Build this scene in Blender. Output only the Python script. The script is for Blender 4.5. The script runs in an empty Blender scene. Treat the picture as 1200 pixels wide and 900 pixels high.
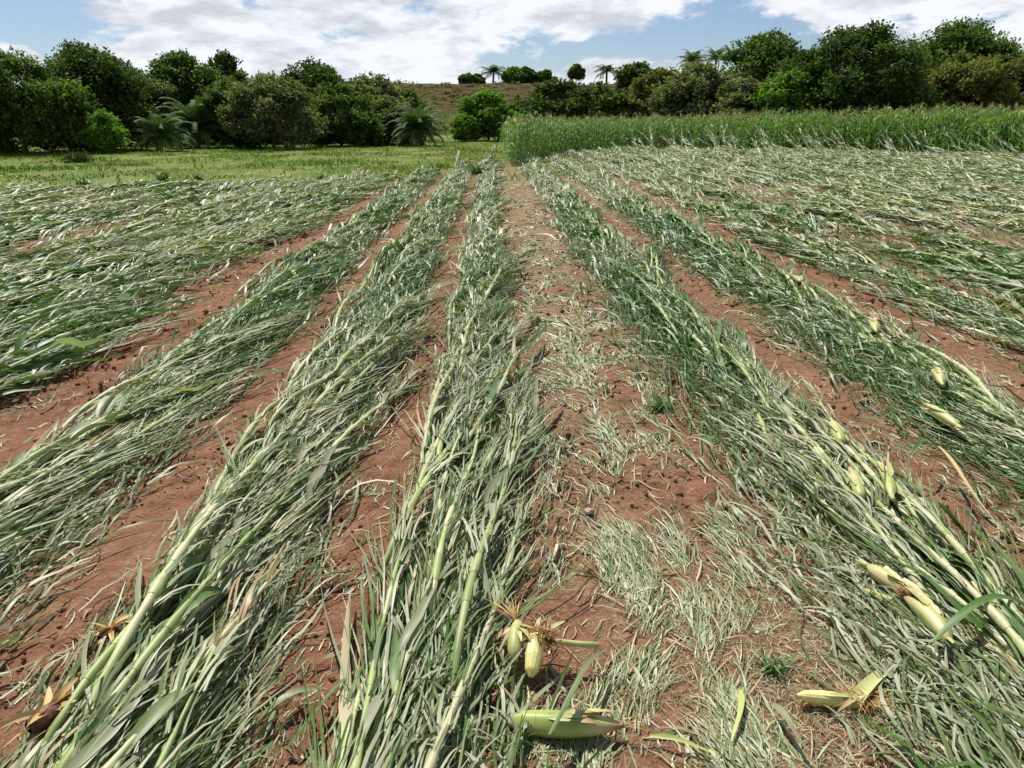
import bpy, math, random
import numpy as np
from mathutils import Vector, Matrix

R = math.radians
random.seed(7)
rng = np.random.default_rng(11)
S = bpy.context.scene
COL = S.collection

# ------------------------------------------------------------------ camera
CAM_H, PITCH, YAW, FPX = 1.45, 18.9, 1.5, 900.0
cd = bpy.data.cameras.new('camera')
cd.lens = 27.0
cd.sensor_width = 36.0
cd.clip_start = 0.05
cd.clip_end = 3000
cam = bpy.data.objects.new('camera', cd)
cam.location = (0, 0, CAM_H)
cam.rotation_euler = (R(90 - PITCH), 0, -R(YAW))
COL.objects.link(cam)
S.camera = cam

# ------------------------------------------------------------------ sky, sun, exposure
SUN_EL, SUN_AZ = 57.0, -24.0          # azimuth from +Y towards +X
W = bpy.data.worlds.new('World')
S.world = W
W.use_nodes = True
nt = W.node_tree
nt.nodes.clear()


def N(nt, typ, **kw):
    n = nt.nodes.new(typ)
    for k, v in kw.items():
        if k.startswith('i_'):
            n.inputs[k[2:].replace('_', ' ')].default_value = v
        else:
            setattr(n, k, v)
    return n


def math_n(nt, op, a, b=None, clamp=False):
    n = nt.nodes.new('ShaderNodeMath')
    n.operation = op
    n.use_clamp = clamp
    for i, v in enumerate((a, b)):
        if v is None:
            continue
        if isinstance(v, (int, float)):
            n.inputs[i].default_value = v
        else:
            nt.links.new(v, n.inputs[i])
    return n.outputs[0]


def px_dir(px, py):
    """direction in the world through a point of the 1200x900 photograph (used to lay out the sky and the far trees)"""
    v = Vector(((px - 600) / FPX, -(py - 450) / FPX, -1))
    v = Matrix.Rotation(-R(YAW), 3, 'Z') @ (Matrix.Rotation(R(90 - PITCH), 3, 'X') @ v)
    return v.normalized()


def gpt(px, py):
    d = px_dir(px, py)
    t = CAM_H / -d.z
    return d.x * t, d.y * t


sky = N(nt, 'ShaderNodeTexSky')
sky.sky_type = 'NISHITA'
sky.sun_disc = False
sky.sun_elevation = R(SUN_EL)
sky.sun_rotation = R(SUN_AZ)
sky.air_density = 1.0
sky.dust_density = 0.3
sky.ozone_density = 1.5
tc = N(nt, 'ShaderNodeTexCoord')
mp = N(nt, 'ShaderNodeMapping')
mp.inputs['Scale'].default_value = (1.0, 1.0, 2.3)
mp.inputs['Location'].default_value = (3.1, 0.7, 0.35)
nt.links.new(tc.outputs['Generated'], mp.inputs['Vector'])
nz = N(nt, 'ShaderNodeTexNoise')
nz.inputs['Scale'].default_value = 10.5
nz.inputs['Detail'].default_value = 9
nz.inputs['Roughness'].default_value = 0.6
nz.inputs['Distortion'].default_value = 0.25
nt.links.new(mp.outputs[0], nz.inputs['Vector'])
cover = nz.outputs['Fac']
# clear patches of sky between the clouds (directions)
for (px, py, sx, sz, amt) in ((30, 8, 9, 24, .34), (650, 58, 11, 32, .22), (845, 46, 8, 21, .30), (600, 12, 16, 50, .10), (1010, 60, 16, 50, .08), (200, 70, 30, 60, .10)):
    d = px_dir(px, py)
    sub = N(nt, 'ShaderNodeVectorMath', operation='SUBTRACT')
    nt.links.new(tc.outputs['Generated'], sub.inputs[0])
    sub.inputs[1].default_value = d
    mul = N(nt, 'ShaderNodeVectorMath', operation='MULTIPLY')
    nt.links.new(sub.outputs[0], mul.inputs[0])
    mul.inputs[1].default_value = (sx, sx, sz)
    ln = N(nt, 'ShaderNodeVectorMath', operation='LENGTH')
    nt.links.new(mul.outputs[0], ln.inputs[0])
    g = math_n(nt, 'SUBTRACT', 1.3, ln.outputs['Value'], True)
    cover = math_n(nt, 'SUBTRACT', cover, math_n(nt, 'MULTIPLY', g, amt))
spz = N(nt, 'ShaderNodeSeparateXYZ')
nt.links.new(tc.outputs['Generated'], spz.inputs[0])
cover = math_n(nt, 'SUBTRACT', cover, math_n(nt, 'MULTIPLY', math_n(nt, 'SUBTRACT', spz.outputs['Z'], .22, True), .55))
cr = N(nt, 'ShaderNodeValToRGB')
cr.color_ramp.interpolation = 'EASE'
cr.color_ramp.elements[0].position = 0.30
cr.color_ramp.elements[1].position = 0.42
nt.links.new(cover, cr.inputs[0])
nz2 = N(nt, 'ShaderNodeTexNoise')
nz2.inputs['Scale'].default_value = 11
nz2.inputs['Detail'].default_value = 7
nz2.inputs['Roughness'].default_value = 0.6
mp2 = N(nt, 'ShaderNodeMapping')
mp2.inputs['Scale'].default_value = (1.0, 1.0, 3.0)
mp2.inputs['Location'].default_value = (1.3, 5.0, 0.9)
nt.links.new(tc.outputs['Generated'], mp2.inputs['Vector'])
nt.links.new(mp2.outputs[0], nz2.inputs['Vector'])
cc = N(nt, 'ShaderNodeValToRGB')
cc.color_ramp.elements[0].position = 0.38
cc.color_ramp.elements[0].color = (0.60, 0.63, 0.70, 1)
cc.color_ramp.elements[1].position = 0.54
cc.color_ramp.elements[1].color = (0.90, 0.92, 0.97, 1)
nt.links.new(nz2.outputs['Fac'], cc.inputs[0])
csc = N(nt, 'ShaderNodeVectorMath', operation='SCALE')
csc.inputs['Scale'].default_value = 12.8
nt.links.new(cc.outputs[0], csc.inputs[0])
ssc = N(nt, 'ShaderNodeVectorMath', operation='MULTIPLY')
ssc.inputs[1].default_value = (.90, .96, 1.12)
nt.links.new(sky.outputs[0], ssc.inputs[0])
mx = N(nt, 'ShaderNodeMix', data_type='RGBA')
nt.links.new(cr.outputs[0], mx.inputs['Factor'])
nt.links.new(ssc.outputs[0], mx.inputs['A'])
nt.links.new(csc.outputs[0], mx.inputs['B'])
bg = N(nt, 'ShaderNodeBackground')
bg.inputs['Strength'].default_value = 0.062
nt.links.new(mx.outputs['Result'], bg.inputs['Color'])
wo = N(nt, 'ShaderNodeOutputWorld')
nt.links.new(bg.outputs[0], wo.inputs['Surface'])

ld = bpy.data.lights.new('sun', 'SUN')
ld.energy = 4.9
ld.angle = R(0.53)
ld.color = (1.0, 0.955, 0.88)
sun = bpy.data.objects.new('sun', ld)
sd = Vector((math.sin(R(SUN_AZ)) * math.cos(R(SUN_EL)), math.cos(R(SUN_AZ)) * math.cos(R(SUN_EL)), math.sin(R(SUN_EL))))
sun.rotation_euler = sd.to_track_quat('Z', 'Y').to_euler()
COL.objects.link(sun)
S.view_settings.view_transform = 'Standard'
S.view_settings.look = 'None'
S.view_settings.exposure = 0.40
S.view_settings.gamma = 1.0
S.view_settings.use_curve_mapping = False
S.cycles.max_bounces = 6
S.cycles.diffuse_bounces = 3
S.cycles.glossy_bounces = 2
S.cycles.transmission_bounces = 4
S.cycles.transparent_max_bounces = 4
S.cycles.sample_clamp_indirect = 4.0


# ------------------------------------------------------------------ noise in numpy
_T = np.random.default_rng(5).random((256, 256))


def vn(x, y, s=0):
    x = np.asarray(x, float) + 37.7 * s + 1000
    y = np.asarray(y, float) + 91.3 * s + 1000
    xi, yi = np.floor(x).astype(int), np.floor(y).astype(int)
    fx, fy = x - xi, y - yi
    fx = fx * fx * (3 - 2 * fx)
    fy = fy * fy * (3 - 2 * fy)
    a, b = _T[xi % 256, yi % 256], _T[(xi + 1) % 256, yi % 256]
    c, d = _T[xi % 256, (yi + 1) % 256], _T[(xi + 1) % 256, (yi + 1) % 256]
    return (a * (1 - fx) + b * fx) * (1 - fy) + (c * (1 - fx) + d * fx) * fy


def fbm(x, y, s=0, o=4):
    v, a, t = 0, 1, 0
    for i in range(o):
        v = v + a * vn(x * 2 ** i, y * 2 ** i, s + i)
        t += a
        a *= .5
    return v / t


# ------------------------------------------------------------------ field layout
ROWS = [-.10, -.95, -1.90, 1.36, 2.45] + [-3.0 - .46 * i for i in range(5)] + [-5.5 - .84 * i for i in range(16)] + [3.62 + .88 * i for i in range(32)]
ROWS = sorted(ROWS)
RA = np.array(ROWS)


def row_end(x):
    """how far up each row the flattened corn reaches"""
    return np.interp(x, [-20, -12, -5, -2, -.5, .2, .8, 3.5, 8, 13, 24, 40], [14.5, 15.5, 18, 21.5, 28, 31, 30, 37, 44, 40, 35, 35])


def corn_front(x):
    """where the standing corn begins"""
    return np.interp(x, [.9, 3.5, 8, 13, 20, 30, 45], [28, 37, 45, 41, 33, 30, 30])


def H(x, y, fine=True):
    x = np.asarray(x, float)
    y = np.asarray(y, float)
    near = np.clip(1 - (y - 10) / 20, 0, 1)
    d = np.min(np.abs(x[..., None] - RA), axis=-1) if x.size < 2e5 else None
    if d is None:
        d = np.full(x.shape, 9.)
        for r in ROWS:
            d = np.minimum(d, np.abs(x - r))
    inf = np.clip((row_end(x) + 1 - y) / 2, 0, 1)
    h = inf * 0.05 * np.exp(-(d / .24) ** 2)
    h = h + .05 * (fbm(x * .35, y * .35, 3, 2) - .5) + .035 * (fbm(x * 1.7, y * 1.7, 9, 3) - .5)
    if fine:
        c = vn(x * 15, y * 15, 21)
        c2 = vn(x * 34, y * 34, 25)
        patch = np.clip((fbm(x * 1.9, y * 1.9, 31, 3) - .42) * 5, 0, 1)
        h = h + near * patch * (.030 * np.clip(c - .45, 0, 1) * 2 + .020 * np.clip(c2 - .4, 0, 1) * 1.6)
        c3 = vn(x * 6.5, y * 6.5, 27)
        h = h + near * (.5 + .5 * patch) * .035 * np.clip(c3 - .5, 0, 1)
        # dried run-off rills
        rl = np.abs(fbm(x * 3.2, y * .9, 44, 3) - .5)
        h = h - near * .018 * np.clip(1 - rl / .03, 0, 1)
    # the land swells gently to the right
    h = h + np.clip(x - 9, 0, 60) * .006 * np.clip(y / 30, 0, 1)
    return h


# ------------------------------------------------------------------ mesh helpers
class MB:
    """collects ribbons, tubes and quads with a tint and uv per vertex"""

    def __init__(s):
        s.v, s.f, s.t, s.u, s.mi, s.n = [], [], [], [], [], 0

    def add(s, v, f, t, u=None, mi=0):
        v = np.asarray(v, float)
        f = np.asarray(f, int)
        k = len(v)
        s.v.append(v)
        s.f.append(f + s.n)
        s.t.append(np.broadcast_to(np.asarray(t, float), (k,)))
        s.u.append(np.zeros((k, 2)) if u is None else np.asarray(u, float))
        s.mi.append(np.full(len(f), mi))
        s.n += k

    def arrays(s):
        return np.concatenate(s.v), np.concatenate(s.f), np.concatenate(s.t), np.concatenate(s.u), np.concatenate(s.mi)


def make_mesh(name, V, F, T=None, U=None, mats=(), MI=None, smooth=True, extra=None):
    m = bpy.data.meshes.new(name)
    m.vertices.add(len(V))
    m.vertices.foreach_set('co', np.ascontiguousarray(V, dtype=np.float32).ravel())
    k = F.shape[1]
    m.loops.add(F.size)
    m.loops.foreach_set('vertex_index', F.astype(np.int32).ravel())
    m.polygons.add(len(F))
    m.polygons.foreach_set('loop_start', np.arange(0, F.size, k, dtype=np.int32))
    m.polygons.foreach_set('loop_total', np.full(len(F), k, dtype=np.int32))
    m.polygons.foreach_set('use_smooth', np.full(len(F), smooth))
    if MI is not None:
        m.polygons.foreach_set('material_index', MI.astype(np.int32))
    if T is not None:
        a = m.attributes.new('tint', 'FLOAT', 'POINT')
        a.data.foreach_set('value', np.ascontiguousarray(T, dtype=np.float32))
    for nm, arr in (extra or {}).items():
        a = m.attributes.new(nm, 'FLOAT', 'POINT')
        a.data.foreach_set('value', np.ascontiguousarray(arr, dtype=np.float32))
    if U is not None:
        a = m.attributes.new('along', 'FLOAT2', 'POINT')
        a.data.foreach_set('vector', np.ascontiguousarray(U, dtype=np.float32).ravel())
    for mt in mats:
        m.materials.append(mt)
    m.update(calc_edges=True)
    return m


def build(name, mb, mats, parent=None, smooth=True):
    V, F, T, U, MI = mb.arrays()
    o = bpy.data.objects.new(name, make_mesh(name, V, F, T, U, mats if isinstance(mats, (list, tuple)) else [mats], MI, smooth))
    COL.objects.link(o)
    o.parent = parent
    return o


def tag(o, label=None, cat=None, group=None, kind=None):
    for k, v in (('label', label), ('category', cat), ('group', group), ('kind', kind)):
        if v:
            o[k] = v
    return o


def empty(name, loc, rz=0):
    o = bpy.data.objects.new(name, None)
    o.location = loc
    o.rotation_euler = (0, 0, rz)
    o.empty_display_size = .1
    COL.objects.link(o)
    return o


def copy_tree(o, kids):
    c = o.copy()
    COL.objects.link(c)
    for ch in kids.get(o, []):
        d = ch.copy()
        COL.objects.link(d)
        d.parent = c
        for g in kids.get(ch, []):
            e = g.copy()
            COL.objects.link(e)
            e.parent = d
    return c


def tube(mb, P, rad, tint, k=6, caps=True, mi=0, v0=0.0):
    P = np.asarray(P, float)
    n = len(P)
    rad = np.broadcast_to(np.asarray(rad, float), (n,))
    D = np.gradient(P, axis=0)
    D /= np.linalg.norm(D, axis=1)[:, None] + 1e-9
    up = np.where(np.abs(D[:, 2:3]) > .9, np.array([[0, 1., 0]]), np.array([[0, 0, 1.]]))
    A = np.cross(D, up)
    A /= np.linalg.norm(A, axis=1)[:, None] + 1e-9
    B = np.cross(A, D)
    th = np.arange(k) * 2 * math.pi / k
    V = P[:, None] + rad[:, None, None] * (np.cos(th)[None, :, None] * A[:, None] + np.sin(th)[None, :, None] * B[:, None])
    V = V.reshape(-1, 3)
    F = [(i * k + j, i * k + (j + 1) % k, (i + 1) * k + (j + 1) % k, (i + 1) * k + j) for i in range(n - 1) for j in range(k)]
    L = np.concatenate([[0], np.cumsum(np.linalg.norm(np.diff(P, axis=0), axis=1))]) + v0
    U = np.stack([np.tile(np.arange(k) / k, n), np.repeat(L, k)], 1)
    T = np.repeat(np.broadcast_to(np.asarray(tint, float), (n,)), k)
    if caps:
        V = np.concatenate([V, P[:1], P[-1:]])
        a, b = n * k, n * k + 1
        F += [(a, (j + 1) % k, j, a) for j in range(k)]
        F += [(b, (n - 1) * k + j, (n - 1) * k + (j + 1) % k, b) for j in range(k)]
        # degenerate quads are avoided by inserting the ring midpoint
        F = [f for f in F if len(set(f)) == 4] + _tri_as_quads(F)
        U = np.concatenate([U, [[.5, L[0]], [.5, L[-1]]]])
        T = np.concatenate([T, [T[0], T[-1]]])
    mb.add(V, F, T, U, mi)


def _tri_as_quads(F):
    """two neighbouring cap triangles make one quad"""
    tr = [f for f in F if len(set(f)) == 3]
    out = []
    for i in range(0, len(tr) - 1, 2):
        a, b = tr[i], tr[i + 1]
        c = a[0]
        if b[0] != c:
            continue
        if a[1] == b[2]:
            out.append((c, b[1], a[1], a[2]))
        elif a[2] == b[1]:
            out.append((c, a[1], a[2], b[2]))
    return out


def ribbon(mb, p, yaw, pitch, L, w, n, tint, droop=1.6, floor=.012, turn=0., roll=0., twist=0., fold=0., prof='leaf', mi=0, rnd=random):
    """a leaf or leaf strip: starts at p heading (yaw, pitch), droops until it lies on the ground"""
    p = np.array(p, float)
    ds = L / n
    P, D = [p.copy()], []
    fl = floor + rnd.random() * .035
    wob = rnd.random() * 6.28
    for i in range(n):
        t = i / n
        dx = math.sin(yaw) * math.cos(pitch)
        dy = math.cos(yaw) * math.cos(pitch)
        dz = math.sin(pitch)
        p = p + ds * np.array([dx, dy, dz])
        if p[2] < fl:
            p[2] = fl + .35 * (fl - p[2]) * rnd.random()
            pitch = max(pitch * .3, -.05) + rnd.uniform(-.1, .22)
        else:
            pitch -= droop * ds * (1.2 - .4 * t) * 1.6
        pitch = max(pitch, -1.35)
        yaw += turn * ds + .22 * math.sin(wob + 9 * t) * ds * 4 * .3
        P.append(p.copy())
    P = np.array(P)
    D = np.gradient(P, axis=0)
    D /= np.linalg.norm(D, axis=1)[:, None] + 1e-9
    hz = np.cross(D, [0, 0, 1.])
    hz /= np.linalg.norm(hz, axis=1)[:, None] + 1e-6
    nn = np.cross(hz, D)
    t = np.linspace(0, 1, n + 1)
    rl = roll + twist * t
    Wv = hz * np.cos(rl)[:, None] + nn * np.sin(rl)[:, None]
    Nv = -hz * np.sin(rl)[:, None] + nn * np.cos(rl)[:, None]
    if prof == 'leaf':
        ww = w * np.minimum(1, .55 + 2.2 * t) * np.clip(1.02 - t, 0, 1) ** .55
    elif prof == 'strip':
        ww = w * np.minimum(1, .5 + 4 * t) * np.clip(1.03 - t, 0, 1) ** .4
    else:
        ww = w * (1 - .3 * t)
    ww = ww[:, None] * .5
    T = np.full(n + 1, tint) if np.isscalar(tint) else np.interp(t, np.linspace(0, 1, len(tint)), tint)
    if fold:
        V = np.concatenate([P - Wv * ww + Nv * ww * fold, P, P + Wv * ww + Nv * ww * fold])
        m = n + 1
        F = [(i, m + i, m + i + 1, i + 1) for i in range(n)] + [(m + i, 2 * m + i, 2 * m + i + 1, m + i + 1) for i in range(n)]
        U = np.concatenate([np.stack([np.full(m, q), t * L], 1) for q in (0, .5, 1)])
        mb.add(V, F, np.tile(T, 3), U, mi)
    else:
        V = np.concatenate([P - Wv * ww, P + Wv * ww])
        m = n + 1
        F = [(i, m + i, m + i + 1, i + 1) for i in range(n)]
        o = rnd.random() * .35
        U = np.concatenate([np.stack([np.full(m, q + o), t * L], 1) for q in (0, .25)])
        mb.add(V, F, np.tile(T, 2), U, mi)


# ------------------------------------------------------------------ materials
def new_mat(name):
    m = bpy.data.materials.new(name)
    m.use_nodes = True
    t = m.node_tree
    t.nodes.clear()
    return m, t


def ramp(t, src, stops, interp='LINEAR'):
    r = t.nodes.new('ShaderNodeValToRGB')
    r.color_ramp.interpolation = interp
    while len(r.color_ramp.elements) < len(stops):
        r.color_ramp.elements.new(.5)
    for e, (p, c) in zip(r.color_ramp.elements, stops):
        e.position = p
        e.color = (*c, 1)
    t.links.new(src, r.inputs[0])
    return r.outputs[0]


def attr(t, name):
    a = t.nodes.new('ShaderNodeAttribute')
    a.attribute_name = name
    return a


def mixc(t, fac, a, b, mode='MIX'):
    m = t.nodes.new('ShaderNodeMix')
    m.data_type = 'RGBA'
    m.blend_type = mode
    for s, v in (('Factor', fac), ('A', a), ('B', b)):
        if isinstance(v, (int, float)):
            m.inputs[s].default_value = v
        elif isinstance(v, tuple):
            m.inputs[s].default_value = (*v, 1)
        else:
            t.links.new(v, m.inputs[s])
    return m.outputs['Result']


def noise(t, vec, scale, detail=4, rough=.55, dist=0):
    n = t.nodes.new('ShaderNodeTexNoise')
    n.inputs['Scale'].default_value = scale
    n.inputs['Detail'].default_value = detail
    n.inputs['Roughness'].default_value = rough
    n.inputs['Distortion'].default_value = dist
    if vec is not None:
        t.links.new(vec, n.inputs['Vector'])
    return n.outputs['Fac']


def leaf_mat(name, stops, rough=.45, spec=.5, trans=.3, tcol=(1.2, 1.5, .5), streak=True, grime=.25, sheen=None, rand=.0):
    m, t = new_mat(name)
    a = attr(t, 'tint')
    col = ramp(t, a.outputs['Fac'], stops)
    obj = N(t, 'ShaderNodeTexCoord').outputs['Object']
    if rand:
        oi = t.nodes.new('ShaderNodeObjectInfo')
        hs = t.nodes.new('ShaderNodeHueSaturation')
        t.links.new(col, hs.inputs['Color'])
        t.links.new(math_n(t, 'ADD', math_n(t, 'MULTIPLY', oi.outputs['Random'], rand), 1 - rand / 2), hs.inputs['Value'])
        col = hs.outputs[0]
    if streak:
        al = attr(t, 'along')
        mpp = t.nodes.new('ShaderNodeMapping')
        mpp.inputs['Scale'].default_value = (9, 5, 1)
        t.links.new(al.outputs['Vector'], mpp.inputs['Vector'])
        st = noise(t, mpp.outputs[0], 2.2, 3, .6)
        col = mixc(t, math_n(t, 'MULTIPLY', math_n(t, 'SUBTRACT', st, .45, True), 1.2), col, mixc(t, .75, col, (.50, .52, .36)))
    gr = noise(t, obj, 38, 4, .6)
    col = mixc(t, math_n(t, 'MULTIPLY', math_n(t, 'SUBTRACT', gr, .56, True), grime * 9, True), col, mixc(t, .65, col, (.34, .24, .16)))
    b = t.nodes.new('ShaderNodeBsdfPrincipled')
    t.links.new(col, b.inputs['Base Color'])
    b.inputs['Roughness'].default_value = rough
    b.inputs['Specular IOR Level'].default_value = spec
    tr = t.nodes.new('ShaderNodeBsdfTranslucent')
    t.links.new(mixc(t, 1.0, col, tcol, 'MULTIPLY'), tr.inputs['Color'])
    ms = t.nodes.new('ShaderNodeMixShader')
    ms.inputs[0].default_value = trans
    t.links.new(b.outputs[0], ms.inputs[1])
    t.links.new(tr.outputs[0], ms.inputs[2])
    o = t.nodes.new('ShaderNodeOutputMaterial')
    t.links.new(ms.outputs[0], o.inputs['Surface'])
    return m


def plain_mat(name, stops, scale=20, rough=.7, bump=0., bscale=60, detail=4, spec=.4, vec='Object'):
    m, t = new_mat(name)
    obj = N(t, 'ShaderNodeTexCoord').outputs[vec]
    col = ramp(t, noise(t, obj, scale, detail, .6), stops)
    b = t.nodes.new('ShaderNodeBsdfPrincipled')
    t.links.new(col, b.inputs['Base Color'])
    b.inputs['Roughness'].default_value = rough
    b.inputs['Specular IOR Level'].default_value = spec
    if bump:
        bp = t.nodes.new('ShaderNodeBump')
        bp.inputs['Strength'].default_value = bump
        bp.inputs['Distance'].default_value = .01
        t.links.new(noise(t, obj, bscale, 5, .6), bp.inputs['Height'])
        t.links.new(bp.outputs[0], b.inputs['Normal'])
    o = t.nodes.new('ShaderNodeOutputMaterial')
    t.links.new(b.outputs[0], o.inputs['Surface'])
    return m


CORN_STOPS = [(0, (.035, .095, .010)), (.22, (.068, .155, .018)), (.38, (.125, .17, .05)), (.60, (.255, .272, .16)), (.82, (.39, .395, .265)), (.95, (.52, .47, .29)), (1, (.38, .25, .13))]
M_leaf = leaf_mat('corn leaf', CORN_STOPS, .48, .45, .2, (1.0, 1.5, .45), True, .22, rand=.18)
M_leaf_far = leaf_mat('corn leaf far', CORN_STOPS, .48, .5, .2, (1.0, 1.5, .45), False, .15)
M_stand = leaf_mat('standing corn leaf', [(0, (.045, .11, .020)), (.5, (.105, .21, .045)), (.85, (.21, .28, .09)), (1, (.40, .36, .17))], .6, .25, .3, (1.1, 1.4, .4), False, .05, rand=.15)
M_stalk = leaf_mat('corn stalk', [(0, (.17, .24, .055)), (.35, (.29, .36, .11)), (.7, (.40, .43, .21)), (1, (.46, .42, .25))], .50, .4, .0, (1, 1, 1), True, .95, rand=.25)
M_husk = leaf_mat('corn husk', [(0, (.17, .27, .035)), (.4, (.36, .42, .09)), (.7, (.50, .48, .21)), (.88, (.46, .33, .15)), (1, (.26, .13, .06))], .45, .4, .12, (1.1, 1.2, .5), True, .5)
M_silk = leaf_mat('corn silk', [(0, (.12, .05, .02)), (.5, (.36, .18, .05)), (1, (.62, .45, .18))], .5, .4, .2, (1.2, 1, .5), False, 0)
M_tassel = leaf_mat('corn tassel', [(0, (.20, .17, .07)), (1, (.38, .33, .15))], .7, .2, .2, (1, 1, .7), False, 0)
M_litter = leaf_mat('shredded leaf litter', [(0, (.05, .13, .025)), (.25, (.14, .20, .07)), (.55, (.29, .33, .175)), (.8, (.50, .51, .34)), (.92, (.46, .39, .22)), (1, (.36, .20, .09))], .5, .5, .15, (1, 1.3, .5), False, .25)
M_grass = leaf_mat('meadow grass', [(0, (.035, .09, .012)), (.4, (.09, .155, .022)), (.75, (.17, .22, .04)), (1, (.30, .25, .13))], .7, .12, .35, (1.2, 1.4, .4), False, .1)
M_tree = {}
for nm, st, rg in (('dark', [(0, (.016, .034, .008)), (.6, (.035, .068, .014)), (1, (.065, .11, .022))], .5),
                   ('mid', [(0, (.022, .045, .010)), (.6, (.052, .098, .020)), (1, (.10, .16, .032))], .5),
                   ('bright', [(0, (.035, .080, .012)), (.6, (.075, .16, .022)), (1, (.12, .23, .035))], .5),
                   ('grey', [(0, (.035, .052, .022)), (.6, (.085, .115, .052)), (1, (.17, .20, .11))], .45),
                   ('olive', [(0, (.035, .050, .014)), (.6, (.085, .105, .032)), (1, (.14, .16, .055))], .5)):
    M_tree[nm] = leaf_mat('foliage ' + nm, [(p_, tuple(q * m_ for q, m_ in zip(c_, (1.38, 1.2, 1.2)))) for p_, c_ in st], .62, .18, .38, (1.2, 1.5, .35), False, 0)
M_palm = leaf_mat('palm frond', [(0, (.035, .07, .018)), (.6, (.075, .13, .036)), (1, (.15, .19, .07))], .65, .15, .2, (1.1, 1.3, .5), False, 0)
M_bark = plain_mat('bark', [(.3, (.04, .03, .02)), (.7, (.11, .085, .06))], 12, .9, .6, 20)
M_clod = plain_mat('soil clod', [(.3, (.17, .075, .045)), (.7, (.28, .135, .085))], 30, .95, .7, 120)
M_stone = plain_mat('pale stone', [(.3, (.36, .24, .19)), (.7, (.52, .40, .34))], 25, .9, .4, 80)
M_rot = plain_mat('rotten brown', [(.3, (.03, .013, .007)), (.55, (.14, .055, .022)), (.75, (.34, .17, .06))], 34, .55, .8, 70)
M_kernel = plain_mat('kernels', [(.3, (.58, .50, .12)), (.7, (.74, .69, .32))], 18, .35, .2, 200)

# soil and meadow: one ground material
M_soil, t = new_mat('red soil and meadow')
obj = N(t, 'ShaderNodeTexCoord').outputs['Object']
n1 = noise(t, obj, 1.1, 5, .6)
n2 = noise(t, obj, 14, 6, .65)
n3 = noise(t, obj, 75, 4, .6)
c = ramp(t, n1, [(.32, (.145, .066, .042)), (.52, (.220, .106, .061)), (.72, (.31, .170, .105))])
c = mixc(t, .55, c, ramp(t, n2, [(.3, (.085, .036, .022)), (.5, (.210, .098, .055)), (.72, (.34, .195, .122))]))
c = mixc(t, math_n(t, 'MULTIPLY', math_n(t, 'SUBTRACT', n3, .55, True), 3, True), c, (.33, .19, .125))
lit = attr(t, 'litter')
ln_ = noise(t, obj, 55, 5, .75, .4)
c = mixc(t, math_n(t, 'MULTIPLY', math_n(t, 'SUBTRACT', math_n(t, 'ADD', ln_, math_n(t, 'MULTIPLY', lit.outputs['Fac'], .16)), .62, True), 5, True), c,
         ramp(t, noise(t, obj, 90, 3), [(.35, (.17, .18, .09)), (.65, (.38, .36, .22))]))
gr = attr(t, 'meadow')
gcol = ramp(t, noise(t, obj, .55, 8, .7), [(.3, (.06, .085, .022)), (.46, (.105, .150, .028)), (.54, (.16, .20, .042)), (.64, (.18, .14, .07))])
gcol = mixc(t, math_n(t, 'MULTIPLY', math_n(t, 'SUBTRACT', noise(t, obj, 4, 6, .7), .5, True), 2.4, True), gcol, (.12, .14, .04))
gf = math_n(t, 'MULTIPLY', math_n(t, 'SUBTRACT', math_n(t, 'ADD', gr.outputs['Fac'], math_n(t, 'MULTIPLY', noise(t, obj, 1.6, 6, .7), .9)), .75), 4, True)
c = mixc(t, gf, c, gcol)
b = t.nodes.new('ShaderNodeBsdfPrincipled')
t.links.new(c, b.inputs['Base Color'])
b.inputs['Roughness'].default_value = .92
b.inputs['Specular IOR Level'].default_value = .10
bp = t.nodes.new('ShaderNodeBump')
bp.inputs['Strength'].default_value = .9
bp.inputs['Distance'].default_value = .028
t.links.new(math_n(t, 'ADD', math_n(t, 'MULTIPLY', n3, .5), n2), bp.inputs['Height'])
t.links.new(bp.outputs[0], b.inputs['Normal'])
o_ = t.nodes.new('ShaderNodeOutputMaterial')
t.links.new(b.outputs[0], o_.inputs['Surface'])

# ------------------------------------------------------------------ ground: one sheet to the horizon
ys = [-12., -9, -7, -5, -4, -3, -2.2, -1.5, -1, -.6, -.3]
y = 0.
while y < 950:
    ys.append(y)
    y += max(.016, .0052 * y) if y < 60 else .03 * y
ys = np.array(ys)
us = np.concatenate([[-9, -5, -3, -2, -1.5, -1.25], np.linspace(-1.1, 1.1, 400), [1.25, 1.5, 2, 3, 5, 9]])
YY, UU = np.meshgrid(ys, us, indexing='ij')
XX = UU * (np.clip(YY, 0, None) * .72 + 1.9)


def meadow_amount(x, y):
    e = row_end(x)
    m = np.clip((y - e + 1.0) / 2.0, 0, 1)
    m = np.maximum(m, np.clip((y - 12) / 25, 0, .42) * (x > .3))   # green weeds creep in among the far rows
    m = np.maximum(m, np.clip((y - 14) / 14, 0, .35))
    return m


def litter_amount(x, y):
    l = .25 + .9 * np.exp(-((x - .55) / .42) ** 2) * (.35 + .9 * vn(x * 2, y * 2, 61))
    l = l + .6 * (x > 1.9) * vn(x * 1.3, y * 1.3, 62)
    return np.clip(l + np.clip((y - 4) / 30, 0, .4), 0, 1.2)


ZZ = H(XX, YY)
V = np.stack([XX, YY, ZZ], -1).reshape(-1, 3)
nr, nc = XX.shape
idx = np.arange(nr * nc).reshape(nr, nc)
F = np.stack([idx[:-1, :-1], idx[:-1, 1:], idx[1:, 1:], idx[1:, :-1]], -1).reshape(-1, 4)
ground = bpy.data.objects.new('ground', make_mesh('ground', V, F, mats=[M_soil], extra={'meadow': meadow_amount(XX, YY).ravel(), 'litter': litter_amount(XX, YY).ravel()}))
COL.objects.link(ground)
tag(ground, kind='structure')

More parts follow.
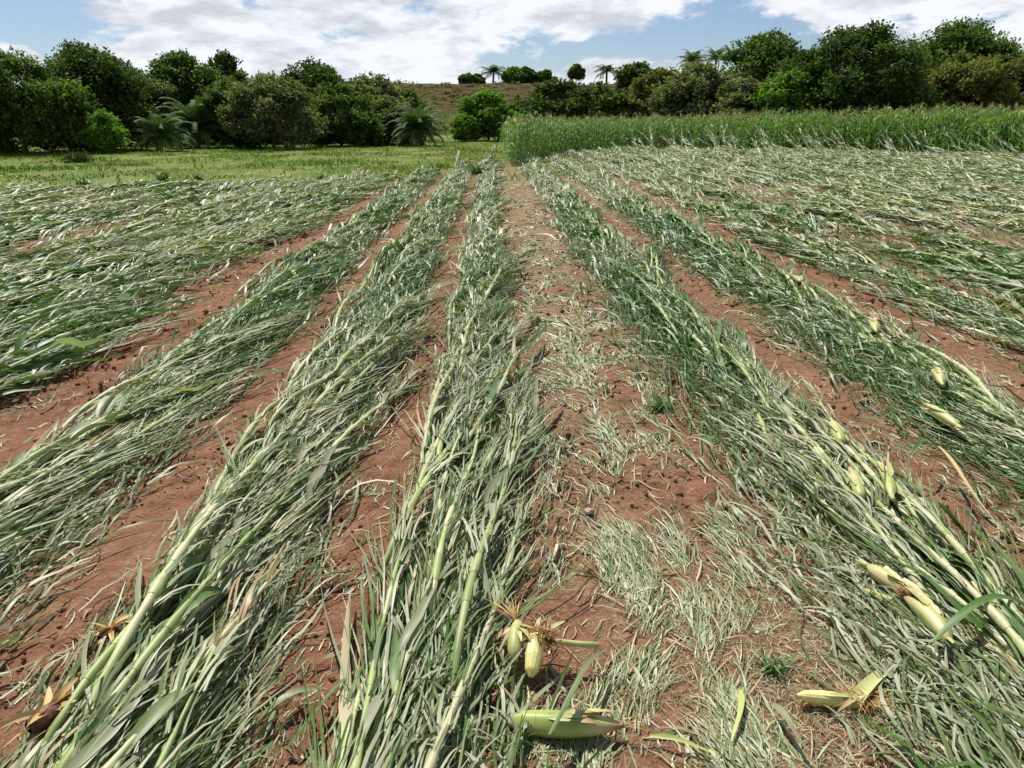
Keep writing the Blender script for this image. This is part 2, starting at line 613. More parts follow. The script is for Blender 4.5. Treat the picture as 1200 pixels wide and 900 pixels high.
# ------------------------------------------------------------------ hill behind the trees
M_hill, t = new_mat('hillside')
obj = N(t, 'ShaderNodeTexCoord').outputs['Object']
n1 = noise(t, obj, .12, 8, .68)
n2 = noise(t, obj, .55, 7, .72)
sep = t.nodes.new('ShaderNodeSeparateXYZ')
t.links.new(obj, sep.inputs[0])
c = ramp(t, n2, [(.40, (.020, .013, .006)), (.47, (.062, .040, .014)), (.53, (.100, .070, .024)), (.60, (.062, .078, .018))])
low = math_n(t, 'SUBTRACT', math_n(t, 'ADD', math_n(t, 'MULTIPLY', n1, 6), .2), sep.outputs['Z'])
c = mixc(t, math_n(t, 'MULTIPLY', low, .55, True), c, ramp(t, n2, [(.35, (.045, .070, .014)), (.65, (.11, .14, .032))]))
top = math_n(t, 'SUBTRACT', n1, .52, True)
c = mixc(t, math_n(t, 'MULTIPLY', top, 5, True), c, (.085, .085, .028))
b = t.nodes.new('ShaderNodeBsdfPrincipled')
t.links.new(c, b.inputs['Base Color'])
b.inputs['Roughness'].default_value = .95
b.inputs['Specular IOR Level'].default_value = .05
bp = t.nodes.new('ShaderNodeBump')
bp.inputs['Strength'].default_value = 1
bp.inputs['Distance'].default_value = .5
t.links.new(n2, bp.inputs['Height'])
t.links.new(bp.outputs[0], b.inputs['Normal'])
o_ = t.nodes.new('ShaderNodeOutputMaterial')
t.links.new(b.outputs[0], o_.inputs['Surface'])
hx = np.linspace(-150, 190, 260)
hy = np.linspace(74, 260, 150)
HX, HY = np.meshgrid(hx, hy)


def hill_z(x, y):
    s = np.clip((y - 78) / 60, 0, 1)
    s = s * s * (3 - 2 * s)
    h = s * (7.7 - .012 * np.abs(x) + .7 * (fbm(x * .03, y * .03, 71, 3) - .5)) - .4
    h = h + s * .9 * (fbm(x * .2, y * .2, 73, 3) - .5)
    # eroded gullies on the bare slope
    return h - s * .5 * np.clip(1 - np.abs(fbm(x * .09, y * .05, 75, 3) - .5) / .05, 0, 1)


HZ = hill_z(HX, HY)
V = np.stack([HX, HY, HZ], -1).reshape(-1, 3)
idx = np.arange(HX.size).reshape(HX.shape)
F = np.stack([idx[:-1, :-1], idx[:-1, 1:], idx[1:, 1:], idx[1:, :-1]], -1).reshape(-1, 4)
hill = bpy.data.objects.new('hill', make_mesh('hill', V, F, mats=[M_hill]))
COL.objects.link(hill)
tag(hill, kind='structure')


# ------------------------------------------------------------------ trees
def leaf_cloud(mb, C, size, tint, up=.5, r=rng, aspect=.55):
    """one pointed leaf-clump face per centre"""
    n = len(C)
    nn = r.normal(size=(n, 3))
    nn[:, 2] = np.abs(nn[:, 2]) + up
    nn /= np.linalg.norm(nn, axis=1)[:, None]
    a = np.cross(nn, r.normal(size=(n, 3)))
    a /= np.linalg.norm(a, axis=1)[:, None]
    bb = np.cross(nn, a)
    s = (size * r.uniform(.6, 1.35, n))[:, None]
    V = np.stack([C - a * s, C - bb * s * aspect + nn * s * .12, C + a * s, C + bb * s * aspect - nn * s * .1], 1).reshape(-1, 3)
    F = np.arange(4 * n).reshape(n, 4)
    mb.add(V, F, np.repeat(np.clip(tint, 0, 1), 4))


def make_tree(name, label, cat, x, y, z0, hgt, wid, kind, seed, density=1., low=.08, sparse=0., leaf=.17, group=None, flat=False):
    r = np.random.default_rng(seed)
    root = empty(name, (x, y, z0), r.uniform(0, 6.28))
    tag(root, label, cat, group)
    rw = wid / 2
    # limbs
    tb = MB()
    tips = []
    th = hgt * (.32 if low < .3 else low)
    lean = r.normal(0, .05, 2)
    P = np.array([[lean[0] * k * hgt * .1, lean[1] * k * hgt * .1, -.15 + (th + .15) * k / 4] for k in range(5)])
    r0 = max(.05, hgt * .024)
    tube(tb, P, np.linspace(r0 * 1.3, r0 * .8, 5), .5, 8)
    nl = 7
    for k in range(nl):
        az = k * 6.283 / nl + r.uniform(-.4, .4)
        el = r.uniform(.45, 1.25)
        L = hgt * r.uniform(.35, .55)
        Q = [P[-1] - np.array([0, 0, r.uniform(0, .25) * th])]
        for j in range(5):
            q = Q[-1] + L / 5 * np.array([math.cos(az) * math.cos(el) * min(1, rw / hgt * 2.2), math.sin(az) * math.cos(el) * min(1, rw / hgt * 2.2), math.sin(el)])
            az += r.uniform(-.3, .3)
            el += r.uniform(-.12, .2)
            Q.append(q)
        tube(tb, np.array(Q), np.linspace(r0 * .55, r0 * .12, 6), .5, 5)
        tips.append(Q[-1])
    build('trunk', tb, M_bark, root)
    # crown: lobes over an uneven hull
    cb = MB()
    base = hgt * low
    ch = hgt - base
    nl = int(30 + 16 * min(2, wid / 4))
    lobes = []
    for k in range(nl):
        u = (k + .5) / nl
        zz = r.uniform(0, 1) ** .85
        prof = math.sqrt(max(.05, 1 - (2 * (zz if not flat else .45 + .5 * zz) - .85) ** 2 * .85))
        if zz < .3:
            prof = max(prof, .85)
        az = k * 2.39996 + r.uniform(-.3, .3)
        rr = rw * prof * r.uniform(.35, .82)
        s = r.uniform(.12, .23) * min(wid, hgt * 1.1) * (1.05 - .35 * zz)
        lobes.append((math.cos(az) * rr, math.sin(az) * rr, min(base + ch * zz * .92, hgt - .62 * s), s, r.uniform(-.25, .3)))
    for (lx, ly, lz, s, tt) in lobes:
        n = int(density * 620 * (s / 1.2) ** 1.7 * (.17 / leaf) ** 1.5) + 60
        d = r.normal(size=(n, 3))
        d /= np.linalg.norm(d, axis=1)[:, None]
        rad = r.random(n) ** .42
        bump = 1 + .35 * np.sin(d[:, 0] * 5 + tt * 9) * np.sin(d[:, 1] * 6 + s * 3) + .22 * r.normal(size=n)
        C = np.stack([lx, ly, lz]) + d * (s * rad * bump)[:, None] * np.array([1, 1, .72 if not flat else .38])
        C = C[(C[:, 2] > .05) & (C[:, 2] < hgt * 1.03)]
        # twig-scale clumping leaves gaps
        g = vn(C[:, 0] * 2.1 + lx, C[:, 2] * 2.3 + C[:, 1] * 1.3, seed % 17)
        C = C[g > (.30 + sparse)]
        if len(C) == 0:
            continue
        ti = .5 + tt + .25 * r.normal(size=len(C))
        leaf_cloud(cb, C, leaf, ti, .45, r)
        # ragged sprays poking out
        m = max(3, int(n * .05))
        for q in range(min(m, 14)):
            dd = d[q].copy()
            dd[2] = abs(dd[2]) * .8 + .1
            k = r.integers(5, 11)
            tpt = np.linspace(.85, 1.18, k)[:, None]
            CC = np.array([lx, ly, lz]) + dd * s * tpt + r.normal(size=(k, 3)) * .07
            leaf_cloud(cb, CC[CC[:, 2] > .05], leaf * .8, .6 + tt + np.zeros((CC[:, 2] > .05).sum()), .45, r)
    V, F, T, U, MI = cb.arrays()
    o = bpy.data.objects.new('crown', make_mesh('crown', V, F, T, None, [M_tree[kind]], None, False))
    COL.objects.link(o)
    o.parent = root
    return root


def make_palm(label, x, y, z0, hgt, span, seed, trunk_r=.14, nfr=26, stub=0.25, group=None):
    r = np.random.default_rng(seed)
    root = empty('palm_tree', (x, y, z0), r.uniform(0, 6.28))
    tag(root, label, 'palm tree', group)
    tb = MB()
    th = hgt * stub
    P = np.array([[.03 * k, .02 * k, -.1 + (th + .1) * k / 8] for k in range(9)])
    tube(tb, P, [trunk_r * (1.25 if i == 0 else 1.0 + .08 * (i % 2)) for i in range(9)], .5, 9)
    build('trunk', tb, M_bark, root)
    cb = MB()
    c0 = P[-1]
    L = span * .62
    rr = random.Random(seed)
    for k in range(nfr):
        az = k * 2.39996 + r.uniform(-.2, .2)
        el = 1.35 - 1.55 * (k / nfr) + r.uniform(-.1, .1)
        p = c0.copy()
        Q = [p]
        n = 12
        e = el
        lift = min(L, (hgt - th) * 1.12) if el > .8 else L
        for j in range(n):
            p = p + lift / n * np.array([math.cos(az) * math.cos(e), math.sin(az) * math.cos(e), math.sin(e)])
            e -= (.045 + .014 * j) * 1.1
            Q.append(p)
        Q = np.array(Q)
        tube(cb, Q, np.linspace(.03, .006, n + 1), .3, 4, False)
        D = np.gradient(Q, axis=0)
        D /= np.linalg.norm(D, axis=1)[:, None]
        C_, A_, T_ = [], [], []
        tt = .35 + .5 * rr.random()
        for j in range(2, n * 4):
            f = j / (n * 4)
            q = np.array([np.interp(f * n, range(n + 1), Q[:, a]) for a in range(3)])
            dd = D[min(n, int(f * n))]
            side = np.cross(dd, [0, 0, 1])
            side /= np.linalg.norm(side) + 1e-6
            ll = L * .26 * math.sin(min(1, f * 1.25 + .15) * math.pi * .93) + .05
            for sg in (-1, 1):
                v = side * sg * .8 + dd * .55 + np.array([0, 0, -.25 + .2 * rr.random()])
                v /= np.linalg.norm(v)
                w = dd * .013 * (1 + span / 5)
                e1 = q + v * ll
                e1[2] -= ll * .25
                cb.add([q - w, q + w, q + v * ll * .55 + w, q + v * ll * .55 - w], [(0, 1, 2, 3)], tt)
                cb.add([q + v * ll * .55 - w, q + v * ll * .55 + w, e1 + w * .2, e1 - w * .2], [(0, 1, 2, 3)], tt + .1)
    build('crown', cb, M_palm, root)
    return root


def at(px, D):
    """world x for a column of the photo at a given distance along y"""
    d = px_dir(px, 142)
    return d.x / d.y * D


def zpx(px, py, D):
    d = px_dir(px, py)
    return CAM_H + d.z / d.y * D


TREES = [
    # px, top py, width px, D, kind, label, kwargs
    (-70, 60, 150, 40, 'mid', 'green tree just past the left end of the tree line', {}),
    (22, 56, 135, 38, 'mid', 'broad mid green tree at the left end of the tree line, sky showing through', dict(sparse=.05)),
    (112, 50, 108, 43, 'dark', 'tall dark round-topped tree standing second from the left', {}),
    (76, 96, 56, 39, 'mid', 'fresh green drooping tree in front of the tall dark round-topped one', {}),
    (118, 130, 40, 38.5, 'bright', 'small bright green bush at the foot of the tall dark round-topped tree', {}),
    (166, 78, 62, 50, 'grey', 'feathery grey-green tree rising behind the low pale palm', dict(sparse=.06)),
    (222, 60, 88, 54, 'mid', 'tall green tree towering behind the dark bushy palm', {}),
    (268, 60, 62, 58, 'dark', 'dark tree with a knobbly top left of the vine-hung tree', dict(sparse=.05)),
    (278, 92, 70, 47, 'mid', 'rounded green tree between the dark bushy palm and the vine-hung tree', {}),
    (318, 86, 100, 45, 'grey', 'broad pale vine-hung tree with a ragged grey-green crown', {}),
    (374, 68, 78, 58, 'dark', 'dark tree poking above the others behind the vine-hung tree', dict(sparse=.08)),
    (398, 96, 88, 49, 'mid', 'wide green tree right of the vine-hung tree', {}),
    (436, 86, 74, 55, 'grey', 'pale feathery tree next to the slope, crown a bit see-through', dict(sparse=.06)),
    (452, 112, 62, 52, 'grey', 'low grey-green tree left of the palm by the slope', {}),
    (474, 103, 46, 62, 'mid', 'thin green tree just behind the palm by the slope', dict(sparse=.08)),
    (572, 104, 60, 62, 'bright', 'bright green round tree standing alone at the foot of the brown slope', {}),
    (545, 134, 30, 60, 'bright', 'low lime green bush left of the bright round tree', {}),
    (612, 118, 50, 66, 'mid', 'low green tree right behind the bright round tree', {}),
    (655, 92, 100, 70, 'dark', 'broad dark tree below the skyline hump of small trees', {}),
    (702, 98, 56, 72, 'mid', 'low mid green tree below the lone skyline palm', {}),
    (744, 68, 50, 88, 'dark', 'dark leafy tree on the slope right of the lone skyline palm', {}),
    (770, 78, 84, 73, 'olive', 'pale domed tree in front of the dark leafy slope tree', {}),
    (815, 72, 90, 68, 'grey', 'grey-green vine-covered tree under the twin far palms', {}),
    (868, 92, 66, 64, 'grey', 'pale grey bushy tree left of the huge dark tree', {}),
    (886, 34, 100, 76, 'mid', 'tall loose-crowned tree left of the huge dark tree', dict(sparse=.07)),
    (862, 128, 60, 60, 'olive', 'low olive bush behind the standing corn', {}),
    (922, 84, 66, 60, 'bright', 'fresh green tree leaning against the huge dark tree', {}),
    (946, 52, 90, 62, 'dark', 'dark rounded tree forming the left shoulder of the huge tree', {}),
    (1000, 25, 146, 60, 'dark', 'huge dark tree with a billowing crown above the corn', dict(density=1.2)),
    (1068, 78, 70, 66, 'olive', 'olive tree in the gap right of the huge dark tree', {}),
    (1106, 23, 118, 84, 'mid', 'tall sparse tree with sky showing between its branches', dict(sparse=.15, low=.35)),
    (1158, 46, 70, 80, 'mid', 'green tree at the right shoulder of the tall sparse tree', dict(sparse=.04)),
    (1128, 62, 130, 62, 'olive', 'spreading olive tree with layered flat sprays', dict(flat=True, density=1.3)),
    (1196, 62, 76, 66, 'olive', 'green tree at the right end of the tree line', {}),
    (1275, 50, 110, 62, 'mid', 'green tree just past the right end of the tree line', {}),
]
for i, (px, py, wp, D, kd, lab, kw) in enumerate(TREES):
    z0 = float(H(np.array(at(px, D)), np.array(float(D)), False)) if D < 76 else float(hill_z(at(px, D), D))
    hg = zpx(px, py, D) - z0
    wd = wp / FPX * D * 1.26
    hg *= .95
    small = hg < 3.2
    make_tree('bush' if small and wp < 62 else 'tree', lab, 'bush' if small and wp < 62 else 'tree', at(px, D), D, z0, hg, wd, kd, 100 + i * 7,
              leaf=.0024 * D if not small else .002 * D, **kw)
    # nothing stands nearer than the trees here except the meadow

make_palm('low pale palm with arching fronds in front of the left trees', at(180, 41), 41, .0, zpx(180, 106, 41), 3.0, 501)
make_palm('dark bushy palm right of the low pale palm', at(228, 46), 46, .0, zpx(228, 84, 46), 4.4, 502, nfr=34)
make_palm('bushy palm beside the brown slope', at(495, 49), 49, .0, zpx(495, 94, 49), 3.4, 503, nfr=38)
for (px, py, D, hh, sp, lab) in ((709, 72, 128, 0, 4.6, 'lone palm on the bare skyline of the hill'),
                                 (806, 62, 122, 0, 5.2, 'taller of the twin far palms above the grey-green trees'),
                                 (833, 58, 132, 0, 4.6, 'thinner of the twin far palms, nearer the tall loose tree'),
                                 (578, 75, 140, 0, 5.5, 'bushy palm in the clump of trees on the hilltop')):
    z0 = float(hill_z(at(px, D), D))
    h_ = (zpx(px, py, D) - z0) * (1.24 if px > 800 else 1.0)
    make_palm(lab, at(px, D), D, z0, h_, sp, int(600 + px), .16, 20, .62)
for (px, py, wp, D, kd, lab) in ((548, 87, 24, 139, 'mid', 'small bush alone at the left end of the hilltop clump'),
                                 (560, 88, 20, 140, 'mid', 'second small bush beside the lone one on the hilltop'),
                                 (601, 79, 34, 141, 'bright', 'round green tree right of the hilltop palm'),
                                 (617, 80, 30, 142, 'dark', 'dark round tree in the middle of the hilltop clump'),
                                 (637, 83, 32, 143, 'mid', 'low wide tree at the right end of the hilltop clump'),
                                 (674, 76, 17, 140, 'mid', 'tiny lollipop-shaped tree alone on the hill skyline')):
    z0 = float(hill_z(at(px, D), D)) - .1
    make_tree('hilltop_tree', lab, 'tree', at(px, D), D, z0, zpx(px, py, D) - z0, wp / FPX * D, kd, int(700 + px), leaf=.30, low=.1 if px != 674 else .4)


n = 2600
r_h = np.random.default_rng(77)
x = r_h.uniform(-70, 70, n)
y = r_h.uniform(88, 150, n)
k = fbm(x * .07, y * .07, 55, 3) + r_h.normal(0, .08, n) > .50
x, y = x[k], y[k]
hb_ = MB()
for a, b_ in zip(x, y):
    q = r_h.integers(5, 16)
    w_ = r_h.uniform(.2, .7)
    C = r_h.normal(size=(q, 3)) * np.array([w_, w_, w_ * .45]) * .6 + np.array([a, b_, float(hill_z(np.array(a), np.array(b_))) + w_ * .3])
    leaf_cloud(hb_, C, .22, np.clip(r_h.normal(.3, .25, q), 0, 1), .3, r_h)
o = build('hillside_scrub', hb_, M_tree['olive'], None, False)
tag(o, 'low dry scrub dotted over the bare brown slope', 'scrub', None, 'stuff')


# ------------------------------------------------------------------ corn plants, flattened
def bent_stalk(r, L, lift, n):
    P = []
    x = 0.
    a = r.uniform(-.05, .05)
    w = r.uniform(0, 6)
    for i in range(n + 1):
        t = i / n
        yy = L * t
        z = -.02 + lift * (1 - math.exp(-t * 9)) - .03 * t + .02 * math.sin(w + t * 7)
        x = a * yy + .02 * math.sin(w * 2 + t * 5)
        P.append((x, yy, z))
    return np.array(P)


def corn_arrays(seed, lod, mode=0):
    """mode 0 = silver shredded, 1 = greener with whole leaves. Returns stalk MB, foliage MB, stalk points"""
    r = random.Random(seed)
    L = r.uniform(1.45, 1.95)
    lift = r.uniform(.04, .13)
    sb, fb = MB(), MB()
    n = 26 if lod == 0 else (8 if lod == 1 else 4)
    P = bent_stalk(r, L, lift, n)
    base_r = r.uniform(.0088, .0125)
    tt = np.linspace(0, 1, n + 1)
    rad = base_r * (1 - .6 * tt)
    st = r.uniform(.1, .9)
    if lod == 0:
        # nodes every ~15 cm, sheaths that wrap the stem above each node
        rad = rad * (1 + .34 * (np.abs(((P[:, 1] / .14) % 1) - .5) > .40))
        tube(sb, P, rad, np.clip(st + .3 * np.sin(np.floor(P[:, 1] / .14) * 2.4 + seed), 0, 1), 8)
        for k in range(2, 11):
            y0 = .14 * k
            if y0 + .13 > L or r.random() < .25:
                continue
            q = np.linspace(y0, y0 + r.uniform(.08, .125), 5)
            C = np.stack([np.interp(q, P[:, 1], P[:, a]) for a in range(3)], 1)
            rr = np.interp(q, P[:, 1], rad)
            tube(sb, C, rr * np.array([1.1, 1.38, 1.42, 1.36, 1.2]), np.clip(r.uniform(.0, 1.0), 0, 1), 8, False)
    else:
        tube(sb, P, rad * (1.15 if lod == 1 else 1.5), st, 5 if lod == 1 else 4, False)
    nl = r.randint(11, 14)
    segs = (9, 5, 3)[lod]
    for k in range(nl):
        f = .10 + .88 * k / (nl - 1)
        yb = L * f
        p = np.array([np.interp(yb, P[:, 1], P[:, a]) for a in range(3)])
        side = 1 if (k % 2) else -1
        bias = r.uniform(-.10, .20)
        yaw0 = side * r.uniform(.0, .32) + bias
        LL = r.uniform(.38, .78) * (1 - .25 * abs(f - .5))
        wl = r.uniform(.042, .066)
        whole = r.random() < (.15 if mode == 0 else .5)
        el = r.uniform(-.1, .25) if r.random() < .94 else r.uniform(.3, .7)
        tb = (r.gauss(.68, .12) if r.random() < .72 else r.gauss(.37, .09)) if mode == 0 else r.gauss(.19, .12)
        if r.random() < .06:
            tb = r.uniform(.9, 1)
        if whole:
            ribbon(fb, p, yaw0, el, LL, wl * (.7 if mode == 0 else .9), segs, min(1, max(0, tb)), droop=r.uniform(1.5, 2.8), turn=-side * r.uniform(-.2, .5), roll=r.uniform(-.7, .7),
                   twist=r.uniform(-1.8, 1.8), fold=r.uniform(.1, .5) if lod < 2 else 0, rnd=r)
        else:
            ns = (r.randint(5, 8), r.randint(4, 5), 3)[lod]
            for s in range(ns):
                off = (s - (ns - 1) / 2) * wl / ns
                ti = tb + r.gauss(0, .12)
                ribbon(fb, p + np.array([off, 0, r.uniform(-.01, .012)]), yaw0 + off * 3 + r.gauss(0, .075), el + r.gauss(0, .07), LL * r.uniform(.35, 1.1),
                       wl / ns * (r.uniform(.55, 1.15), 1.1, 1.25)[lod], segs, min(1, max(0, ti)), droop=r.uniform(1.3, 3.0), turn=-side * r.uniform(-.3, .5),
                       roll=r.uniform(-.6, .6), twist=r.uniform(-1.6, 1.6), prof='strip', rnd=r)
    return sb, fb, P, L


def make_ear(parent, seed, P, at_y, side):
    r = random.Random(seed)
    p = np.array([np.interp(at_y, P[:, 1], P[:, a]) for a in range(3)])
    yaw = side * r.uniform(.10, .25)
    L = r.uniform(.20, .26)
    R0 = r.uniform(.021, .027)
    hb = MB()
    n = 12
    q = np.linspace(0, 1, n + 1)
    C = p + np.stack([np.sin(yaw) * q * L + side * .018, np.cos(yaw) * q * L, .02 + .02 * q], 1)
    prof = R0 * np.array([.42, .72, .92, 1.0, 1.02, 1.0, .95, .86, .74, .58, .42, .30, .22])
    tube(hb, C, prof, np.clip(np.linspace(.35, .75, n + 1) + r.uniform(-.1, .1), 0, 1), 10)
    for k in range(4):
        ribbon(hb, C[3] + np.array([r.uniform(-.015, .015), 0, R0 * .9]), yaw + r.uniform(-.12, .12), .02, L * r.uniform(.8, 1.15), .022, 6, r.uniform(.3, .8), droop=.8, roll=r.uniform(-.5, .5), fold=.3, floor=.03, rnd=r)
    ear = build('ear', hb, M_husk, parent)
    skb = MB()
    for k in range(14):
        ribbon(skb, C[-1], yaw + r.uniform(-.6, .6), r.uniform(-.2, .6), r.uniform(.04, .09), .0025, 4, r.random(), droop=8, rnd=r)
    build('silk', skb, M_silk, ear)


NVAR = 26
variants = []
kids = {}
for i in range(NVAR):
    mode = 1 if i % 5 == 4 else 0
    sb, fb, P, L = corn_arrays(1000 + i, 0, mode)
    root = bpy.data.objects.new('flattened_corn_plant', None)
    root.empty_display_size = .1
    a = build('stalk', sb, M_stalk, root)
    b_ = build('foliage', fb, M_leaf, root)
    has_ear = i % 13 == 0
    kids[root] = [a, b_]
    if has_ear:
        before = set(COL.objects)
        make_ear(root, 3000 + i, P, L * random.uniform(.42, .58), random.choice((-1, 1)))
        for o in COL.objects:
            if o not in before:
                kids.setdefault(o.parent, []).append(o)
    tb = MB()
    for k in range(7):
        ribbon(tb, P[-1], random.uniform(-.35, .35), random.uniform(-.2, .5), random.uniform(.12, .2), .006, 5, random.random(), droop=2.0, twist=1)
    kids[root].append(build('tassel', tb, M_tassel, root))
    variants.append((root, mode, has_ear))

# every plant in the field: (x, y, yaw, mode)
plants = []
pr = random.Random(99)
fwd_cam = Vector((math.sin(R(YAW)), math.cos(R(YAW))))
for ri, rx in enumerate(ROWS):
    yy = -.75
    e = float(row_end(rx))
    mean = np.interp(rx, [-12, -6, -3, -1.8, -.95, -.1, 1.36, 2.45, 4, 10], [10, 13, 14, 9, 7, 6, 4, 5, -1, -5])
    while yy < e + pr.uniform(-.5, .6):
        dens = .125 if abs(rx) < 3 else .16
        if yy > 12:
            dens = .17
        x = rx + pr.gauss(0, .085 if abs(rx) < 3 else .11) - (.09 if rx in (-.95, -1.90) else .11 + .03 * min(1, max(0, (2.4 - yy) / 2)) if rx == -.10 else 0)
        gap = vn(np.array(rx * 3.1), np.array(yy * .55), 83)
        if not (gap < (.16 if abs(rx) < 3 else .27)) and not (rx == -.10 and yy < 1.5 and x > -.21 + .04 * yy):
            yaw = mean + pr.gauss(0, (4.5 if yy > 3 else 3.5) if abs(rx) < 3 else 6.5) + 6 * (float(vn(np.array(rx * 2), np.array(yy * .7), 85)) - .5)
            green = float(fbm(np.array(rx * .45), np.array(yy * .45), 87, 2))
            if -9 < rx < -3 and yy < 11:
                green += .30 if yy < 7 and rx > -6 else .12
            if rx > 0:
                green -= .03
            if -1 < rx < 0:
                green -= .12
            mode = 1 if pr.random() < np.clip((green - .40) * 3.2, .04, .85) else 0
            # visible from the photograph's side?
            c = Vector((x + math.sin(R(yaw)) * .9, yy + .9))
            dist = c.length
            ang = math.degrees(math.atan2(c.x, c.y)) - YAW
            up = 0.
            if pr.random() < (.005 if yy < e - 2.5 else .05) and yy > 2 and rx > -3:
                up = pr.uniform(8, 30)
            edge_d = float(corn_front(max(rx, .9))) - yy
            if rx > 7 and edge_d < 7 and pr.random() < .34 - edge_d * .04:
                up = pr.uniform(10, 50) * (1 - edge_d / 14)
                mode = 1
            if abs(ang) < 43 + 40 / max(dist, .5) and (dist < 60):
                plants.append([x, yy, R(-yaw), mode, dist, ang, rx, up])
        yy += dens * pr.uniform(.6, 1.4)


def show(p):
    """rough share of the photograph a plant shows"""
    tot = 0
    for s in (.1, .6, 1.1, 1.6):
        x, y = p[0] - math.sin(p[2]) * s, p[1] + math.cos(p[2]) * s
        if y < .3:
            continue
        dv = Vector((x, y, .1 - CAM_H))
        th = R(YAW)
        cx = x * math.cos(th) - y * math.sin(th)
        cyy = x * math.sin(th) + y * math.cos(th)
        ph = R(PITCH)
        depth = cyy * math.cos(ph) + (CAM_H - .1) * math.sin(ph)
        v = (cyy * math.sin(ph) * 1.0 - (CAM_H - .1) * math.cos(ph))
        if depth < .2 or abs(cx / depth) > .667 or abs(v / depth) > .5:
            continue
        tot += 1 / depth ** 2
    return tot


plants.sort(key=lambda p: -show(p))
near, rest = plants[:300], plants[300:]


def row_name(rx):
    if rx == -.10:
        return 'the middle row', 'middle row'
    if rx == -.95:
        return 'the first row left of middle', 'first row left of the middle'
    if rx == -1.90:
        return 'the second row left of middle', 'second row left of the middle'
    if rx == 1.36:
        return 'the first row right of middle', 'first row right of the stripped strip'
    if rx == 2.45:
        return 'the second row right of middle', 'second row right of the stripped strip'
    if rx < 0:
        return 'the mat beyond the left furrow', 'mat beyond the left bare furrow'
    return 'the mat beyond the right furrow', 'mat beyond the right bare furrow'


byvar = {}
for i, v in enumerate(variants):
    byvar.setdefault(v[1], []).append(v)
used = set()
for i, p in enumerate(near):
    root, mode, ear = pr.choice([v for v in byvar[p[3]] if p[6] > 0 or not v[2]])
    c = copy_tree(root, kids)
    z = float(H(np.array(p[0]), np.array(p[1]), False))
    c.location = (p[0], p[1], z + pr.uniform(-.005, .04))
    c.rotation_euler = (R(p[7]) * .6, pr.uniform(-.08, .08), p[2])
    s = pr.uniform(.86, 1.08)
    c.scale = (s * pr.choice((-1, 1)) if p[6] < -2 or p[6] > 1 else s * (-1 if pr.random() < .3 else 1), s, s * pr.uniform(.85, 1.15))
    nm, grp = row_name(p[6])
    dn = 'near' if p[1] < 1.6 else ('halfway' if p[1] < 3.6 else 'far')
    look = 'greener' if p[3] else 'silvery'
    lab = f"{look} flattened corn plant{', pale ear,' if ear else ''} in {nm}, {dn} part"
    tag(c, lab, 'corn plant', f"flattened corn plants: {look}{', with an ear' if ear else ''}, {grp}, {dn}")
for root, mode, ear in variants:
    for ch in kids[root]:
        for g in kids.get(ch, []):
            bpy.data.objects.remove(g)
        bpy.data.objects.remove(ch)
    bpy.data.objects.remove(root)

# the rest of the flattened corn: one mass
tmpl = {}
for lod, nvar in ((1, 14), (2, 14)):
    for mode in (0, 1):
        L_ = []
        for k in range(nvar):
            sb, fb, P, L = corn_arrays(5000 + lod * 100 + mode * 37 + k, lod, mode)
            a1, a2 = sb.arrays(), fb.arrays()
            V = np.concatenate([a1[0], a2[0]])
            F = np.concatenate([a1[1], a2[1] + len(a1[0])])
            T = np.concatenate([a1[2], a2[2]])
            MI = np.concatenate([np.zeros(len(a1[1])), np.ones(len(a2[1]))])
            L_.append((V, F, T, MI))
        tmpl[(lod, mode)] = L_
Vs, Fs, Ts, Ms, off = [], [], [], [], 0
buckets = {}
for p in rest:
    lod = 1 if p[4] < 11 else 2
    buckets.setdefault((lod, p[3], pr.randrange(14)), []).append(p)
for (lod, mode, k), ps in buckets.items():
    V, F, T, MI = tmpl[(lod, mode)][k]
    A = np.array([q[:3] + [q[7]] for q in ps], float)
    n = len(A)
    z = H(A[:, 0], A[:, 1], False) + rng.uniform(-.01, .04, n)
    sc = rng.uniform(.85, 1.08, n)
    fl = np.where(rng.random(n) < .5, -1, 1)
    X = V[None, :, 0] * (sc * fl)[:, None]
    Y = V[None, :, 1] * sc[:, None]
    Z = V[None, :, 2] * (sc * rng.uniform(.8, 1.5, n))[:, None]
    up = np.radians(A[:, 3])[:, None]
    Y, Z = Y * np.cos(up) - Z * np.sin(up) * .3, Z * np.cos(up) + Y * np.sin(up)
    ca, sa = np.cos(A[:, 2])[:, None], np.sin(A[:, 2])[:, None]
    WV = np.stack([X * ca - Y * sa + A[:, 0:1], X * sa + Y * ca + A[:, 1:2], Z + z[:, None]], -1).reshape(-1, 3)
    Vs.append(WV)
    Fs.append((F[None] + (np.arange(n) * len(V))[:, None, None]).reshape(-1, 4) + off)
    Ts.append(np.clip(T[None] + rng.normal(0, .07, n)[:, None], 0, 1).ravel())
    Ms.append(np.tile(MI, n))
    off += n * len(V)
o = bpy.data.objects.new('flattened_corn', make_mesh('flattened_corn', np.concatenate(Vs), np.concatenate(Fs), np.concatenate(Ts), None, [M_stalk, M_leaf_far], np.concatenate(Ms)))
COL.objects.link(o)
tag(o, 'silvery mass of flattened corn filling the rows farther up the field', 'corn', None, 'stuff')
print('plants', len(plants), 'faces of the mass', sum(len(f) for f in Fs))


